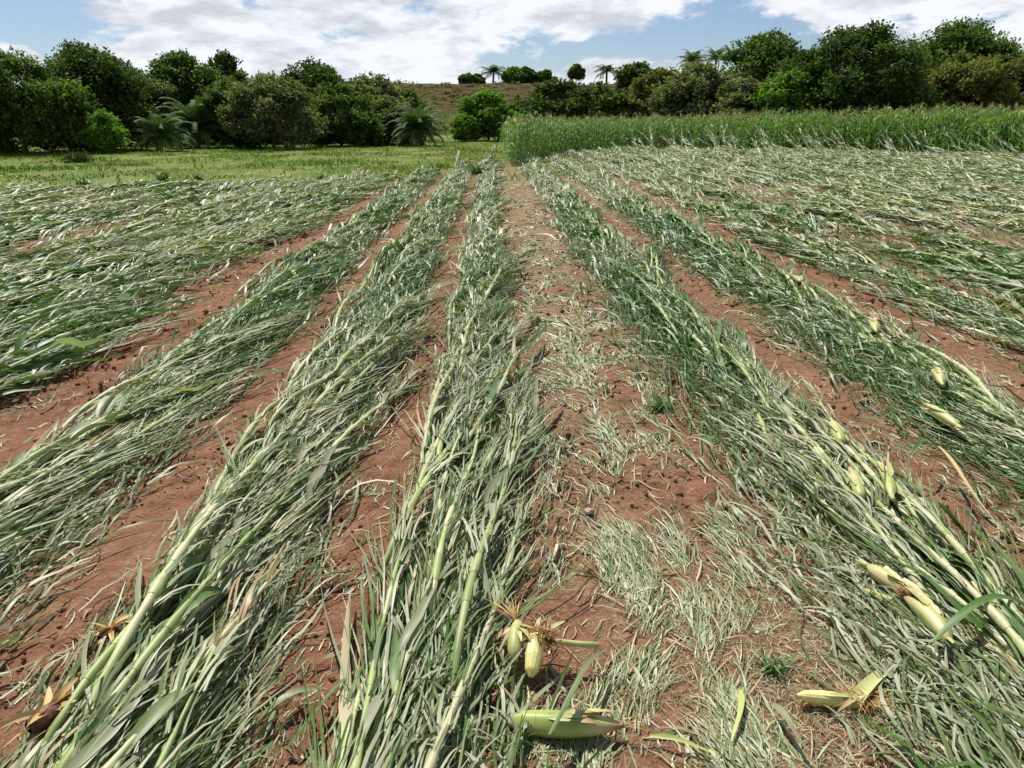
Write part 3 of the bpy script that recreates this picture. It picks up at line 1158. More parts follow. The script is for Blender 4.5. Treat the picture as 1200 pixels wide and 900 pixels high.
# ------------------------------------------------------------------ standing corn
def stand_arrays(seed, lod=0):
    r = random.Random(seed)
    h = r.uniform(1.5, 1.75)
    sb, fb, tb = MB(), MB(), MB()
    lx, ly = r.uniform(-.06, .06), r.uniform(-.06, .06)
    P = np.array([(lx * (z / h) ** 2, ly * (z / h) ** 2, z) for z in np.linspace(-.03, h, 6)])
    tube(sb, P, np.linspace(.016, .006, 6), r.uniform(0, .5), 5, False)
    for k in range(11):
        f = .08 + .86 * k / 10
        p = np.array([np.interp(f * h, P[:, 2], P[:, a]) for a in range(3)])
        yaw = (k % 2) * math.pi + r.gauss(0, .5) + seed
        ribbon(fb, p, yaw, r.uniform(.75, 1.25), r.uniform(.5, .75), .075, 5, min(1, max(0, r.gauss(.5, .2))), droop=r.uniform(2.2, 3.8), roll=r.uniform(-.3, .3), fold=0, rnd=r)
    for k in range(8):
        ribbon(tb, P[-1], r.uniform(0, 6.28), r.uniform(.8, 1.5), r.uniform(.14, .24), .014, 3, r.random(), droop=1.5, rnd=r)
    return sb, fb, tb


SV = []
for k in range(10):
    sb, fb, tb = stand_arrays(8000 + k)
    root = bpy.data.objects.new('standing_corn_plant', None)
    kids[root] = [build('stalk', sb, M_stalk, root), build('foliage', fb, M_stand, root), build('tassel', tb, M_tassel, root)]
    SV.append((root, (sb.arrays(), fb.arrays(), tb.arrays())))
spl = []
sr = random.Random(4)
x = .75
col_i = 0
while x < 46:
    f0 = float(corn_front(x)) + sr.uniform(-.4, .5) + 1.6 * (float(vn(np.array(x * .6), np.array(0.), 40)) - .5) - (sr.random() < .25) * sr.uniform(0, 2.5)
    yy = f0
    while yy < f0 + 13:
        edge = yy - f0
        lean = 0
        if x > 9:
            lean = max(0, 42 - edge * 9) * min(1, (x - 9) / 4) * sr.uniform(.5, 1.2)
        elif edge < 1.2:
            lean = sr.choice((0, 6, 18, 40))
        lean += sr.gauss(0, 5)
        spl.append((x + sr.gauss(0, .05), yy, sr.uniform(0, 6.28), lean, edge, sr.uniform(.78, 1.16) if sr.random() < .85 else sr.uniform(1.1, 1.28)))
        yy += (.24 if edge < 6 else .32) * sr.uniform(.5, 1.6)
    x += .43
    col_i += 1
spl = [p for p in spl if abs(math.degrees(math.atan2(p[0], p[1])) - YAW) < 41]
spl.sort(key=lambda p: p[4] * 3 + math.hypot(p[0], p[1]) * .25)
front, back = spl[:300], spl[300:]


def sc_height(x):
    return np.interp(x, [.7, 4, 9, 14, 22, 40], [.80, .80, .83, .90, 1.0, 1.06])


for p in front:
    root, _ = sr.choice(SV)
    c = copy_tree(root, kids)
    z = float(H(np.array(p[0]), np.array(p[1]), False))
    c.location = (p[0], p[1], z)
    c.rotation_mode = 'XYZ'
    M_ = Matrix.Rotation(R(-p[3]), 4, Vector((.96, -.28, 0)).normalized()) @ Matrix.Rotation(p[2], 4, 'Z')
    c.rotation_euler = M_.to_euler()
    s = p[5] * float(sc_height(p[0]))
    c.scale = (s, s, s)
    if p[3] > 12:
        lab, grp = 'leaning green corn plant at the front edge of the standing corn', 'leaning corn plants at the front of the stand'
    else:
        lab, grp = 'upright tasselled corn plant at the front edge of the standing corn', 'upright corn plants at the front of the stand'
    if p[0] < 2.6:
        lab, grp = lab.replace('at the front edge', 'at the left corner'), grp.replace('front', 'left corner')
    elif p[0] > 9:
        lab, grp = lab.replace('at the front edge', 'at the right-hand edge'), grp.replace('front', 'right-hand edge')
    tag(c, lab, 'corn plant', grp)
Vs, Fs, Ts, Ms, off = [], [], [], [], 0
B = {}
for p in back:
    B.setdefault(sr.randrange(10), []).append(p)
for k, ps in B.items():
    arrs = SV[k][1]
    V = np.concatenate([a[0] for a in arrs])
    F, o_n = [], 0
    for a in arrs:
        F.append(a[1] + o_n)
        o_n += len(a[0])
    F = np.concatenate(F)
    T = np.concatenate([a[2] for a in arrs])
    MI = np.concatenate([np.full(len(a[1]), j) for j, a in enumerate(arrs)])
    for p in ps:
        M_ = np.array(Matrix.Rotation(R(-p[3]), 3, Vector((.96, -.28, 0)).normalized()) @ Matrix.Rotation(p[2], 3, 'Z'))
        s = p[5] * float(sc_height(p[0]))
        z = float(H(np.array(p[0]), np.array(p[1]), False))
        Vs.append(V @ M_.T * s + np.array([p[0], p[1], z]))
        Fs.append(F + off)
        Ts.append(T)
        Ms.append(MI)
        off += len(V)
o = bpy.data.objects.new('standing_corn', make_mesh('standing_corn', np.concatenate(Vs), np.concatenate(Fs), np.concatenate(Ts), None, [M_stalk, M_stand, M_tassel], np.concatenate(Ms)))
COL.objects.link(o)
tag(o, 'mass of upright green corn with tan tassels below the trees', 'corn', None, 'stuff')
for root, _ in SV:
    for ch in kids[root]:
        bpy.data.objects.remove(ch)
    bpy.data.objects.remove(root)
print('standing', len(spl))


# ------------------------------------------------------------------ scattered ground stuff (vectorised little ribbons)
def scatter_ribbons(name, x, y, yaw, L, w, lift, tint, mat, label, cat, segs=3, zoff=.004, arch=.5, r=rng, curl=.9):
    n = len(x)
    t = np.linspace(0, 1, segs + 1)[None]
    curv = (r.normal(0, 1, n) * curl)[:, None]
    a = yaw[:, None] + curv * (t - .3)
    dx = np.cumsum(np.sin(a) * (L / segs)[:, None], 1)
    dy = np.cumsum(np.cos(a) * (L / segs)[:, None], 1)
    px = x[:, None] + dx
    py = y[:, None] + dy
    rise = lift[:, None] * (np.sin(np.clip(t, 0, 1) * math.pi * r.uniform(arch, 1.0, n)[:, None]))
    pz = H(px, py) + zoff + rise
    wv = (w * .5)[:, None] * np.sqrt(np.clip(1.08 - np.abs(t - .35) * 1.4, .05, 1))
    roll = r.uniform(-.9, .9, n)[:, None] + r.normal(0, .8, n)[:, None] * t
    wx, wy, wz = np.cos(a) * wv * np.cos(roll), -np.sin(a) * wv * np.cos(roll), wv * np.sin(roll)
    Aa = np.stack([px - wx, py - wy, pz - wz], -1)
    Bb = np.stack([px + wx, py + wy, pz + wz], -1)
    m = segs + 1
    V = np.concatenate([Aa, Bb], 1).reshape(-1, 3)
    F = np.array([(i, m + i, m + i + 1, i + 1) for i in range(segs)])
    F = (F[None] + (np.arange(n) * 2 * m)[:, None, None]).reshape(-1, 4)
    o = bpy.data.objects.new(name, make_mesh(name, V, F, np.repeat(np.clip(tint, 0, 1), 2 * m), None, [mat]))
    COL.objects.link(o)
    tag(o, label, cat, None, 'stuff')
    return o


def gl(px, py):
    return np.array(gpt(px, py))


# shredded litter: density by place. Bands were measured on the photograph and live on the ground
BANDS = []   # (x0,y0,x1,y1,width,weight)
for (a, b_, w, k) in (((720, 900), (735, 640), .085, 2.4), ((735, 640), (690, 450), .10, 1.7), ((640, 700), (650, 480), .07, .6), ((890, 900), (830, 720), .075, 1.8), ((820, 700), (780, 560), .05, 1.0),
                      ((870, 720), (860, 620), .09, 1.3), ((690, 450), (650, 330), .16, .8), ((640, 330), (600, 380), .10, .5), ((780, 560), (740, 430), .08, .5), ((650, 900), (640, 800), .05, .5), ((1010, 700), (1180, 880), .04, .6),
                      ((1000, 760), (1090, 900), .12, .35), ((840, 895), (940, 900), .06, .8), ((900, 780), (905, 790), .03, .6), ((1100, 560), (1190, 640), .12, .8), ((860, 590), (950, 650), .06, .8)):
    p, q = gl(*a), gl(*b_)
    BANDS.append((p, q, w, k))


def band_density(x, y):
    d = np.zeros_like(x)
    P = np.stack([x, y], -1)
    for p, q, w, k in BANDS:
        v = q - p
        tt = np.clip(((P - p) @ v) / (v @ v), 0, 1)
        dd = np.linalg.norm(P - (p + tt[..., None] * v), axis=-1)
        d = np.maximum(d, k * np.exp(-(dd / w) ** 2))
    return d


n = 340000
u = rng.random(n)
yy = .75 * np.exp(u * math.log(26 / .75))
xx = rng.uniform(-1, 1, n) * (yy * .75 + .5)
clump = fbm(xx * 7, yy * 4.5, 51, 4)
dens = band_density(xx, yy) * np.clip((clump - .43) * 7, 0, 1.5) * np.clip(.25 + 2.2 * (vn(xx * 22, yy * 14, 53) - .25), 0, 1.2)
strip = np.exp(-((xx - .60) / .42) ** 2) * (yy > 3.2)
dens = dens + np.where(yy > 4, 1.5, .5) * strip * np.clip((clump - .44) * 7, 0, 1) + .03 + .22 * np.clip((clump - .60) * 10, 0, 1)
dens = dens + (xx > 1.7) * .22 * np.clip((clump - .45) * 6, 0, 1)
keep = rng.random(n) < dens * .8
x, y = xx[keep], yy[keep]
n = len(x)
print('litter', n)
sz = np.clip(y / 3, .9, 3.2)
inb = band_density(x, y) > .4
swirl = 1.5 * (fbm(x * 2.3, y * 1.6, 57, 2) - .5)
yaw = rng.normal(0, .26, n) + swirl + np.where(rng.random(n) < np.where(inb, .12, .4), rng.uniform(-1.5, 1.5, n), 0)
L = rng.uniform(.02, .10, n) * np.where(inb, 1.6, .9) * sz ** .5
w = rng.uniform(.0016, .0065, n) ** 1.0 * sz * np.where(rng.random(n) < .06, 2.0, 1)
tint = np.where(rng.random(n) < .14, rng.uniform(.85, 1, n), rng.normal(.60, .26, n)) - .03 * inb
scatter_ribbons('shredded_leaf_litter', x, y, yaw, L, w, rng.uniform(0, .009, n) * np.where(inb, 1.6, .6), tint, M_litter,
                'shredded silvery leaf strips littering the red soil between the rows', 'leaf litter', curl=np.where(inb, .35, .9))

# longer torn strips matted under and around the rows
xs, ys_, an, gt = [], [], [], []
for rx in ROWS:
    e = float(row_end(rx))
    nn_ = int(520 * math.log((e + 1) / .9) * (1.9 if rx == -.10 else 3.0 if abs(rx) < 3 else .9))
    yy = .8 * np.exp(rng.random(nn_) * math.log(e / .8))
    mean = np.interp(rx, [-6, -3, -1.8, -.95, -.1, 1.36, 2.45, 4, 10], [30, 24, 18, 16, 10, -8, -12, -14, -18])
    wd = .11 if rx == -.10 else (.15 if abs(rx) < 2.9 else .19)
    sh = -.02 - .07 * np.clip((2.6 - yy) / 2, 0, 1) if rx == -.10 else (.16 if rx == -1.90 else .11 if rx == -.95 else .05 if rx < 0 else -.13 if rx < 3 else -.06)
    xs.append(rx + sh + rng.normal(0, wd, nn_))
    ys_.append(yy)
    an.append(np.radians(mean * .6 + rng.normal(0, 12, nn_)))
    gt.append(fbm(np.full(nn_, rx) * .45, yy * .45, 87, 2))
x, y, yaw, gt = map(np.concatenate, (xs, ys_, an, gt))
k = (np.abs(np.degrees(np.arctan2(x, y)) - YAW) < 45) & ~((np.abs(x + .47 + .02 * np.sin(y * 2)) < .11) & (rng.random(len(x)) < .85)) & ~((np.abs(x + 1.30) < .09) & (rng.random(len(x)) < .6)) & ~((np.abs(x - .72) < .27) & (y < 2.2) & (rng.random(len(x)) < .9)) & ~((np.abs(x - 1.85) < .08) & (rng.random(len(x)) < .5))
x, y, yaw, gt = x[k], y[k], yaw[k], gt[k]
n = len(x)
print('mat', n)
sz = np.clip(y / 4, .9, 2.6)
near_c = np.clip((y - 1.5) / 3, .35, 1)
scatter_ribbons('torn_leaf_strips', x, y, yaw, rng.uniform(.14, .5, n) * near_c ** .4, rng.uniform(.004, .013, n) * sz ** .8, rng.uniform(0, .13, n) * near_c, np.clip(np.where(rng.random(n) < .7, rng.normal(.66, .13, n), rng.normal(.40, .09, n)) - np.clip((gt - .45) * 3, 0, .4), 0, 1), M_leaf_far,
                'long torn grey-green leaf strips matted along the flattened rows', 'leaf litter', segs=5, zoff=.008, arch=.6)

# fine straw and silk coloured crumbs at the lower right
n = 9000
g0 = gl(1010, 800)
x = rng.normal(g0[0], .33, n)
y = rng.normal(g0[1], .30, n)
keep = (y > .7) & (rng.random(n) < .9)
x, y = x[keep], y[keep]
n = len(x)
scatter_ribbons('straw_litter', x, y, rng.uniform(-3, 3, n), rng.uniform(.012, .05, n), rng.uniform(.0009, .0022, n), rng.uniform(0, .008, n), rng.choice([.55, .8, .9, .97], n) + rng.normal(0, .04, n), M_litter,
                'fine straw-coloured shreds around the split corn cob', 'leaf litter')

# clods of soil
n = 22000
u = rng.random(n)
yy = .8 * np.exp(u * math.log(14 / .8))
xx = rng.uniform(-1, 1, n) * (yy * .72 + .4)
k = rng.random(n) < np.clip((fbm(xx * 1.9, yy * 1.9, 31, 3) - .38) * 4, .05, 1)
xx, yy = xx[k], yy[k]
n = len(xx)
ico = np.array([(0, 0, 1.), (1, 0, .1), (0, 1, 0), (-1, .1, 0), (0, -1, .1), (0, 0, -.8)])
icf = np.array([(0, 1, 2), (0, 2, 3), (0, 3, 4), (0, 4, 1), (5, 2, 1), (5, 3, 2), (5, 4, 3), (5, 1, 4)])
s = rng.uniform(.13, 1, n) ** 2 * .014 * np.clip(yy / 3, .8, 1.8)
V = ico[None] * s[:, None, None] * rng.uniform(.6, 1.3, (n, 6, 3))
V[..., 0] += xx[:, None]
V[..., 1] += yy[:, None]
V[..., 2] += (H(xx, yy) + s * .3)[:, None]
F = (icf[None] + (np.arange(n) * 6)[:, None, None]).reshape(-1, 3)
o = bpy.data.objects.new('soil_clods', make_mesh('soil_clods', V.reshape(-1, 3), F, None, None, [M_soil], None, True))
COL.objects.link(o)
tag(o, 'small crumbling clods of red soil in the furrows', 'soil', None, 'stuff')

# meadow grass and weeds
n = 190000
yy = rng.uniform(0, 1, n) ** .8 * 52 + 17
xx = rng.uniform(-1, .98, n) * (yy * .74 + 1)
m = meadow_amount(xx, yy)
k = (rng.random(n) < np.where(m > .9, .85, m * .5) * np.clip((fbm(xx * .6, yy * .45, 91, 4) - .36) * 5, .08, 1)) & ~((xx > .6) & (yy > corn_front(xx)))
x, y = xx[k], yy[k]
n = len(x)
h = rng.uniform(.03, .09, n) * (1 + .8 * (fbm(x * .8, y * .8, 93, 2) > .6))
aa = rng.uniform(0, 6.28, n)
ww = rng.uniform(.010, .030, n)
z = H(x, y, False) - .01
lx, ly = rng.normal(0, .05, n), rng.normal(0, .05, n)
V = np.stack([np.stack([x - ww * np.cos(aa), y - ww * np.sin(aa), z], -1), np.stack([x + ww * np.cos(aa), y + ww * np.sin(aa), z], -1),
              np.stack([x + lx + ww * .5 * np.cos(aa), y + ly + ww * .5 * np.sin(aa), z + h * .8], -1), np.stack([x + lx * 1.5 - ww * .4 * np.cos(aa), y + ly * 1.5 - ww * .4 * np.sin(aa), z + h], -1)], 1).reshape(-1, 3)
T = np.repeat(np.clip(rng.normal(.5, .18, n) + 1.3 * (fbm(x * .3, y * .3, 95, 3) - .5), 0, 1), 4)
o = bpy.data.objects.new('meadow_grass', make_mesh('meadow_grass', V, np.arange(4 * n).reshape(n, 4), T, None, [M_grass]))
COL.objects.link(o)
tag(o, 'short sunlit grass of the meadow before the trees', 'grass', None, 'stuff')


# ------------------------------------------------------------------ single things on the ground
def gz(x, y):
    return float(H(np.array(x), np.array(y), False))


def whole_ear(px, py, yaw_deg, L, R0, label, seed, tip_tint=1.0, mid=.35, flags=3, silk=18, lift=.0):
    r = random.Random(seed)
    x, y = gpt(px, py)
    root = empty('corn_ear', (x, y, gz(x, y) + lift), R(-yaw_deg))
    tag(root, label, 'corn ear', None)
    hb = MB()
    n = 22
    q = np.linspace(0, 1, n + 1)
    C = np.stack([.012 * np.sin(q * 3), (q - .5) * L, R0 * .9 + .006 * np.sin(q * 3)], 1)
    prof = R0 * np.interp(q, [0, .05, .15, .35, .55, .75, .88, .96, 1], [.30, .55, .85, 1, .98, .78, .50, .28, .16])
    k = 20
    th = np.arange(k) * 2 * math.pi / k
    V, T, U = [], [], []
    for i in range(n + 1):
        for j in range(k):
            rr = prof[i] * (1 + .045 * math.sin(th[j] * 5 + i * .12) + .025 * math.sin(th[j] * 13 + i * .2))
            V.append((C[i][0] + rr * math.cos(th[j]), C[i][1], C[i][2] + rr * .92 * math.sin(th[j])))
            T.append(np.interp(q[i], [0, .3, .6, .82, 1], [.62, mid, mid - .08, .7, tip_tint]) + .12 * math.sin(th[j] * 3 + 1))
            U.append((j / k * 3, q[i] * L))
    F = [(i * k + j, i * k + (j + 1) % k, (i + 1) * k + (j + 1) % k, (i + 1) * k + j) for i in range(n) for j in range(k)]
    hb.add(V, F, np.clip(T, 0, 1), U)
    tube(hb, [C[0] - [0, .035, 0], C[0] - [0, .012, 0], C[0] + [0, .01, 0]], [.008, .009, .011], .6, 8)
    for f in range(flags):
        ribbon(hb, C[int(n * r.uniform(.3, .75))] + np.array([r.uniform(-.5, .5) * R0, 0, R0 * .85]), r.uniform(-.25, .25), .05, L * r.uniform(.3, .55), .03, 8, [.5, .8, tip_tint], droop=1.2, roll=r.uniform(-.4, .4), fold=.35, floor=.01, rnd=r)
    husk = build('husk', hb, M_husk, root)
    sb = MB()
    for f in range(silk):
        ribbon(sb, C[-1] - np.array([0, .01, 0]), r.uniform(-.5, .5), r.uniform(-.4, .5), r.uniform(.03, .08), .0022, 5, r.random(), droop=6, rnd=r)
    build('silk', sb, M_silk, root)
    return root


def cob_mb(L, R0, n=30, k=14):
    mb = MB()
    q = np.linspace(0, 1, n + 1)
    V, T = [], []
    for i in range(n + 1):
        pr_ = R0 * np.interp(q[i], [0, .06, .5, .85, 1], [.55, .9, 1, .75, .2])
        for j in range(k * 3):
            th = j * 2 * math.pi / (k * 3)
            b = abs(math.sin(th * k / 2)) ** .5 * abs(math.sin(q[i] * math.pi * n / 2 * .999 + .4)) ** .5
            rr = pr_ * (1 - .07 + .10 * b)
            V.append((rr * math.cos(th), (q[i]) * L, rr * math.sin(th)))
            T.append(.5)
    kk = k * 3
    F = [(i * kk + j, i * kk + (j + 1) % kk, (i + 1) * kk + (j + 1) % kk, (i + 1) * kk + j) for i in range(n) for j in range(kk)]
    mb.add(V, F, T)
    return mb


def px_yaw(a, b_):
    p, q = gl(*a), gl(*b_)
    return math.degrees(math.atan2(q[0] - p[0], q[1] - p[1]))


whole_ear(661, 871, 94, .29, .033, 'green husked corn ear lying across the stripped strip, tip brown', 21, 1.0, .30)
# peeled, broken ear hanging out of its husk, propped by the middle row
x, y = gpt(628, 800)
root = empty('corn_ear', (x, y, gz(x, y) + .035), R(0))
tag(root, 'broken yellow-white corn ear with brown silk beside the middle row', 'corn ear')
cb = cob_mb(.125, .024)
cob = build('cob', cb, M_kernel, root)
cob.location = (.005, .045, .060)
cob.rotation_euler = (R(-24), 0, R(168))
hb = MB()
r_ = random.Random(5)
for k in range(9):
    ribbon(hb, (r_.uniform(-.01, .03), .045, .05), R(r_.choice((r_.uniform(-70, 100), r_.uniform(240, 300)))), r_.uniform(.0, .6), r_.uniform(.05, .10), r_.uniform(.02, .034), 7, [.5, .6, r_.uniform(.5, 1)], droop=r_.uniform(4, 9), fold=.35, roll=r_.uniform(-.6, .6), floor=-.02, rnd=r_)
tube(hb, [(.03, .05, .04), (.07, .046, .032), (.12, .045, .026), (.175, .04, .024)], [.011, .009, .008, .009], .55, 8)
build('husk', hb, M_husk, root)
sb = MB()
for k in range(260):
    ribbon(sb, (r_.uniform(.0, .045), r_.uniform(.02, .06), r_.uniform(.03, .07)), R(r_.uniform(0, 360)), r_.uniform(.0, 1.2), r_.uniform(.03, .065), .0034, 5, r_.uniform(0, .75), droop=r_.uniform(6, 14), floor=-.02, rnd=r_)
build('silk', sb, M_silk, root)
x, y = gpt(603, 792)
root = empty('corn_ear', (x, y, gz(x, y) + .03), R(-5))
tag(root, 'dull yellow ear stub pressed against the middle row, left of the broken one', 'corn ear')
hb = MB()
tube(hb, [(0, -.05, .02), (0, -.02, .035), (0, .03, .045), (.005, .07, .055)], [.010, .019, .021, .013], [.7, .6, .5, .8], 12)
for k in range(5):
    ribbon(hb, (0, .06, .05), R(r_.uniform(120, 260)), r_.uniform(-.2, .5), r_.uniform(.07, .12), .022, 6, r_.uniform(.6, 1), droop=5, fold=.3, roll=r_.uniform(-.6, .6), floor=-.01, rnd=r_)
build('husk', hb, M_husk, root)
sb = MB()
for k in range(30):
    ribbon(sb, (0, .065, .06), R(r_.uniform(-70, 20)), r_.uniform(.2, .9), r_.uniform(.05, .12), .003, 6, r_.uniform(.3, 1), droop=r_.uniform(4, 8), floor=-.01, rnd=r_)
build('silk', sb, M_silk, root)

# split cob with spread husk at the lower right
x, y = gpt(1000, 836)
root = empty('split_corn_ear', (x, y, gz(x, y)), 0)
tag(root, 'peeled pale yellow cob with its husk spread in a V, on bare soil', 'corn ear')
cb = cob_mb(.125, .019)
cob = build('cob', cb, M_kernel, root)
cob.location = (-.02, .005, .028)
cob.rotation_euler = (R(2), 0, R(82))
hb = MB()
for (a_, l_, w_, tn, el) in ((52, .135, .042, [.55, .6, .7], .35), (58, .13, .030, [.6, .55, .75], .15), (-125, .09, .016, [.8, .9, 1], .1), (-140, .10, .012, [.8, 1, 1], .05), (110, .09, .014, [.6, .7, .8], 0), (-85, .12, .016, [.5, .6, .7], 0), (100, .12, .012, [.6, .8, .9], 0)):
    ribbon(hb, (.0, 0, .02), R(a_), el, l_, w_, 9, tn, droop=2.2, fold=.55, roll=.1, floor=.008, prof='husk' if a_ == 52 else 'leaf', rnd=r_)
tube(hb, [(-.03, .0, .026), (-.0, 0, .024), (.02, .005, .018)], [.019, .017, .008], .6, 10)
build('husk', hb, M_husk, root)
sb = MB()
for k in range(300):
    ribbon(sb, (r_.uniform(-.03, .08), r_.uniform(-.01, .025), r_.uniform(.012, .035)), R(r_.uniform(0, 360)), r_.uniform(-.2, .7), r_.uniform(.025, .07), .0018, 5, r_.uniform(.3, 1), droop=r_.uniform(6, 12), floor=.004, rnd=r_)
build('silk', sb, M_silk, root)

whole_ear(1042, 712, px_yaw((1020, 692), (1090, 738)), .20, .026, 'brownish-pink husked ear lying uppermost at the edge of the right row', 31, 1.0, .78, 4, 22, .03)
whole_ear(1052, 728, px_yaw((1030, 715), (1078, 735)), .16, .020, 'slim green husked ear squeezed between two pale ones, right row edge', 32, .5, .12, 2, 6, .0)
whole_ear(1078, 757, px_yaw((1105, 785), (1050, 728)), .21, .028, 'plump cream husked ear with orange silk below the slim green one', 33, .85, .66, 4, 60, .03)
whole_ear(1128, 727, px_yaw((1112, 715), (1140, 735)), .12, .015, 'small orange-tipped ear amid the leaves of the right row', 34, 1, .8, 2, 8, .06)
whole_ear(1030, 605, px_yaw((1042, 632), (1020, 580)), .24, .021, 'long pale pointed ear on top of the right row', 35, .6, .45, 2, 4, .10)
whole_ear(1098, 512, px_yaw((1130, 522), (1090, 500)), .24, .024, 'cream ear at the tip of the second right row', 37, .6, .6, 2, 4, .08)
whole_ear(1092, 470, px_yaw((1118, 468), (1100, 445)), .24, .028, 'whitish ear standing out against the right bare furrow', 38, .7, .62, 3, 4, .09)
whole_ear(1018, 408, px_yaw((1042, 412), (1028, 392)), .28, .032, 'pale ear crowning the second right row, farther up', 39, .7, .58, 3, 4, .09)


def loose_leaf(px0, py0, px1, py1, w, tint, label, name='loose_leaf', cat='leaf', lift=.0, arch=.03, mat=None, fold=.3, seed=0, n=16):
    a, b_ = gl(px0, py0), gl(px1, py1)
    mb = MB()
    q = np.linspace(0, 1, n + 1)
    P = np.stack([a[0] + (b_[0] - a[0]) * q, a[1] + (b_[1] - a[1]) * q, np.zeros(n + 1)], 1)
    d = (b_ - a) / np.linalg.norm(b_ - a)
    side = np.array([d[1], -d[0], 0])
    P = P + side * (.035 * np.linalg.norm(b_ - a) * np.sin(q * 4 + seed))[:, None]
    P[:, 2] = H(P[:, 0], P[:, 1], False) + .012 + lift + arch * np.sin(q * math.pi)
    ww = (w * .5 * np.minimum(1, .4 + 3 * q) * np.clip(1.02 - q, 0, 1) ** .5)[:, None]
    rl = .5 * np.sin(q * 3 + seed)
    Wv = side * np.cos(rl)[:, None] + np.array([0, 0, 1.]) * np.sin(rl)[:, None]
    o0 = P[0].copy()
    V = np.concatenate([P - Wv * ww + [0, 0, 1] * ww * fold, P, P + Wv * ww + [0, 0, 1] * ww * fold]) - o0
    m = n + 1
    F = [(i, m + i, m + i + 1, i + 1) for i in range(n)] + [(m + i, 2 * m + i, 2 * m + i + 1, m + i + 1) for i in range(n)]
    U = np.concatenate([np.stack([np.full(m, u_), q * .4], 1) for u_ in (0, .5, 1)])
    mb.add(V, F, np.interp(np.tile(q, 3), np.linspace(0, 1, len(tint)), tint), U)
    o = build(name, mb, mat or M_leaf)
    o.location = o0
    tag(o, label, cat)
    return o


loose_leaf(638, 903, 716, 789, .022, [.2, .4, .4], 'dark curved leaf crossing over the green husked ear', lift=.06, arch=.05, seed=1)
loose_leaf(1078, 792, 1205, 745, .030, [.15, .2, .35], 'long dark green leaf arching over the cream ear at the right', lift=.07, arch=.05, seed=2)
loose_leaf(866, 822, 857, 888, .020, [.45, .5, .5], 'pale upright husk strip beside the lower litter band', lift=.02, arch=.01, seed=3, mat=M_husk)
loose_leaf(760, 880, 836, 897, .016, [.3, .3, .5], 'yellow-green stem strip at the bottom, right of the husked ear', lift=.01, arch=.01, seed=4, mat=M_husk)
loose_leaf(900, 845, 945, 905, .022, [.5, .55, .6], 'broad green leaf tip entering at the bottom, left of the V husk', lift=.03, arch=.02, seed=5)
loose_leaf(1086, 800, 1090, 830, .020, [.9, .6, .5], 'short pale husk tip hanging below the dark arching leaf', lift=.01, arch=.0, seed=6, mat=M_husk)
loose_leaf(335, 900, 432, 805, .020, [.1, .2, .3], 'slim dark green leaf laid across the bare left furrow', lift=.03, arch=.03, seed=7)
loose_leaf(300, 870, 380, 830, .028, [.35, .5, .6], 'silvery leaf flopped onto the bare left furrow', lift=.03, arch=.03, seed=8)
loose_leaf(118, 880, 116, 752, .016, [.7, .6, .55], 'upright-looking pale leaf strip over the brown rotten cob', lift=.05, arch=.02, seed=9.3)
loose_leaf(192, 808, 165, 690, .026, [.65, .6, .5], 'broad grey leaf springing from the thick stalk, bottom left', lift=.05, arch=.02, seed=9.5)
loose_leaf(1085, 553, 1190, 680, .016, [.9, .85, .9], 'long straight whitish stem lying over the right row', lift=.12, arch=.02, seed=11, mat=M_husk)
loose_leaf(1024, 543, 1060, 575, .020, [.5, .2, .2], 'bent dark leaf lifted above the right row', lift=.12, arch=.04, seed=12)
loose_leaf(1084, 553, 1058, 572, .030, [.2, .15, .2], 'short glossy green leaf beside the bent dark one, right row', lift=.14, arch=.03, seed=13)

# dry leaf, stones, rotten lumps


def lump(px, py, size, label, name, cat, mat, seed, flat=.6, petals=0, lift=0):
    r = np.random.default_rng(seed)
    x, y = gpt(px, py)
    mb = MB()
    k, n = 14, 9
    V = []
    for i in range(n):
        ph = math.pi * (i + .5) / n
        for j in range(k):
            th = j * 2 * math.pi / k
            d = np.array([math.sin(ph) * math.cos(th), math.sin(ph) * math.sin(th), math.cos(ph)])
            rr = size * (1 + .28 * math.sin(d[0] * 4 + seed) * math.sin(d[1] * 5 + seed * 2) + .10 * r.normal())
            V.append(d * rr * np.array([1, .8, flat]))
    F = [(i * k + j, i * k + (j + 1) % k, (i + 1) * k + (j + 1) % k, (i + 1) * k + j) for i in range(n - 1) for j in range(k)]
    F += [(j, j + 1, k - 2 - j, k - 1 - j)[::-1] for j in range(0, k // 2 - 1)]
    mb.add(V, F, .5)
    o = build(name, mb, mat)
    o.location = (x, y, gz(x, y) + size * flat * .6 + lift)
    tag(o, label, cat)
    return o


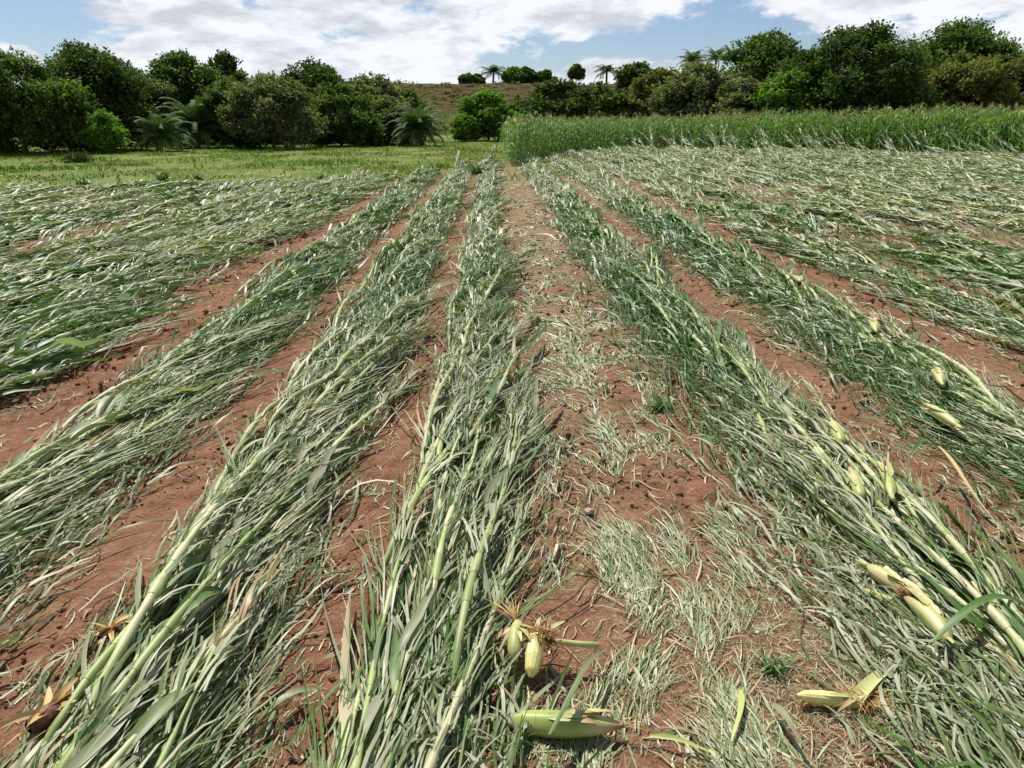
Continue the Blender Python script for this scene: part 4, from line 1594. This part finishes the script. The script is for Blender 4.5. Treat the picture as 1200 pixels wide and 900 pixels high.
lump(690, 606, .020, 'small pinkish stone among the litter of the stripped strip', 'stone', 'stone', M_stone, 3, .5, lift=.012)
lump(52, 580, .028, 'pale pinkish stone beside the stalks of the second left row', 'stone', 'stone', M_stone, 4, .6, lift=.03)
lump(1182, 630, .026, 'brown husk ball under the long whitish stem, right side', 'rotten_cob', 'corn cob', M_rot, 6, .9)
lump(1166, 643, .024, 'darker brown husk ball left of its neighbour, right side', 'rotten_cob', 'corn cob', M_rot, 7, .9)
lump(1108, 440, .03, 'dark dry clod at the right bare furrow, behind the whitish ear', 'soil_lump', 'soil clod', M_clod, 8, .9, lift=.04)
for (px, py, s, lab, sd, lf) in ((68, 880, .050, 'brown rotten cob with ragged husk at the bottom left', 11, .03), (138, 775, .036, 'orange-brown rotten cob tucked under leaves, lower left', 12, .03)):
    x, y = gpt(px, py)
    root = empty('rotten_cob', (x, y, gz(x, y) + lf), R(-30))
    tag(root, lab, 'corn cob')
    mb = cob_mb(s * 2.4, s * .5, 20, 10)
    cob = build('cob', mb, M_rot, root)
    cob.location = (0, -s, s * .6)
    hb = MB()
    for k in range(9):
        ribbon(hb, (0, 0, s * .6), R(r_.uniform(0, 360)), r_.uniform(0, .8), s * r_.uniform(1.2, 2.4), s * .5, 6, r_.uniform(.85, 1), droop=6, fold=.4, roll=r_.uniform(-.8, .8), rnd=r_)
    build('husk', hb, M_silk, root)

# fallen trash pile in the meadow, and half-raised plants at the row ends
for (px, py, hh, ww, lab) in ((92, 188, .34, .7, 'dark heap of brush lying alone in the meadow'),):
    x, y = gpt(px, py + 3)
    root = empty('brush_heap', (x, y, gz(x, y)), 0)
    tag(root, lab, 'brush heap')
    mb = MB()
    r2 = np.random.default_rng(8)
    n = 900
    C = r2.normal(size=(n, 3)) * np.array([ww * .35, ww * .25, hh * .35]) + np.array([0, 0, hh * .4])
    C = C[C[:, 2] > 0]
    leaf_cloud(mb, C, .05, r2.uniform(0, .4, len(C)), .3, r2)
    build('leaves', mb, M_tree['dark'], root, False)
    mb = MB()
    for k in range(8):
        a_ = r_.uniform(0, 6.28)
        tube(mb, [(-.3 * math.cos(a_), -.3 * math.sin(a_), .02), (0, 0, .15), (.35 * math.cos(a_), .35 * math.sin(a_), r_.uniform(.1, .4))], [.015, .012, .006], .5, 5)
    build('branches', mb, M_bark, root)


def weed(px, py, s, lab, n=34, tint=.25, seed=0, mat=None, group=None):
    x, y = gpt(px, py)
    r = random.Random(seed + px)
    mb = MB()
    for k in range(n):
        ribbon(mb, (r.gauss(0, s * .15), r.gauss(0, s * .15), .0), r.uniform(0, 6.28), r.uniform(.3, 1.35), s * r.uniform(.5, 1.1), s * r.uniform(.05, .12), 5, min(1, max(0, r.gauss(tint, .13))), droop=r.uniform(1, 3) / s * .35, floor=.0, rnd=r)
    o = build('weed', mb, mat or M_leaf)
    o.location = (x, y, gz(x, y))
    tag(o, lab, 'weed', group)
    return o


weed(905, 788, .085, 'dark little weed tuft on bare soil left of the V husk', 40, .22, 1)
weed(1038, 868, .04, 'tiny green seedling below the V husk', 14, .15, 2)
weed(775, 478, .14, 'green weed tuft at the left edge of the right row', 46, .18, 3)
weed(770, 515, .08, 'small green weed below the green tuft by the right row', 24, .2, 4)
for (px, py, s, lab) in ((376, 215, .42, 'bushy green clump at the row ends, left of the middle row'), (560, 205, .55, 'tall green clump at the far end of the middle row'),
                         (232, 212, .42, 'dark green hump at the row ends, right of the spiky one'), (192, 212, .48, 'spiky upright clump at the left row ends'), (98, 216, .36, 'low clump at the row ends, leftmost of them'),
                         (620, 195, .5, 'green clump in front of the corner of the standing corn')):
    weed(px, py, s, lab, 70, .2, 9)
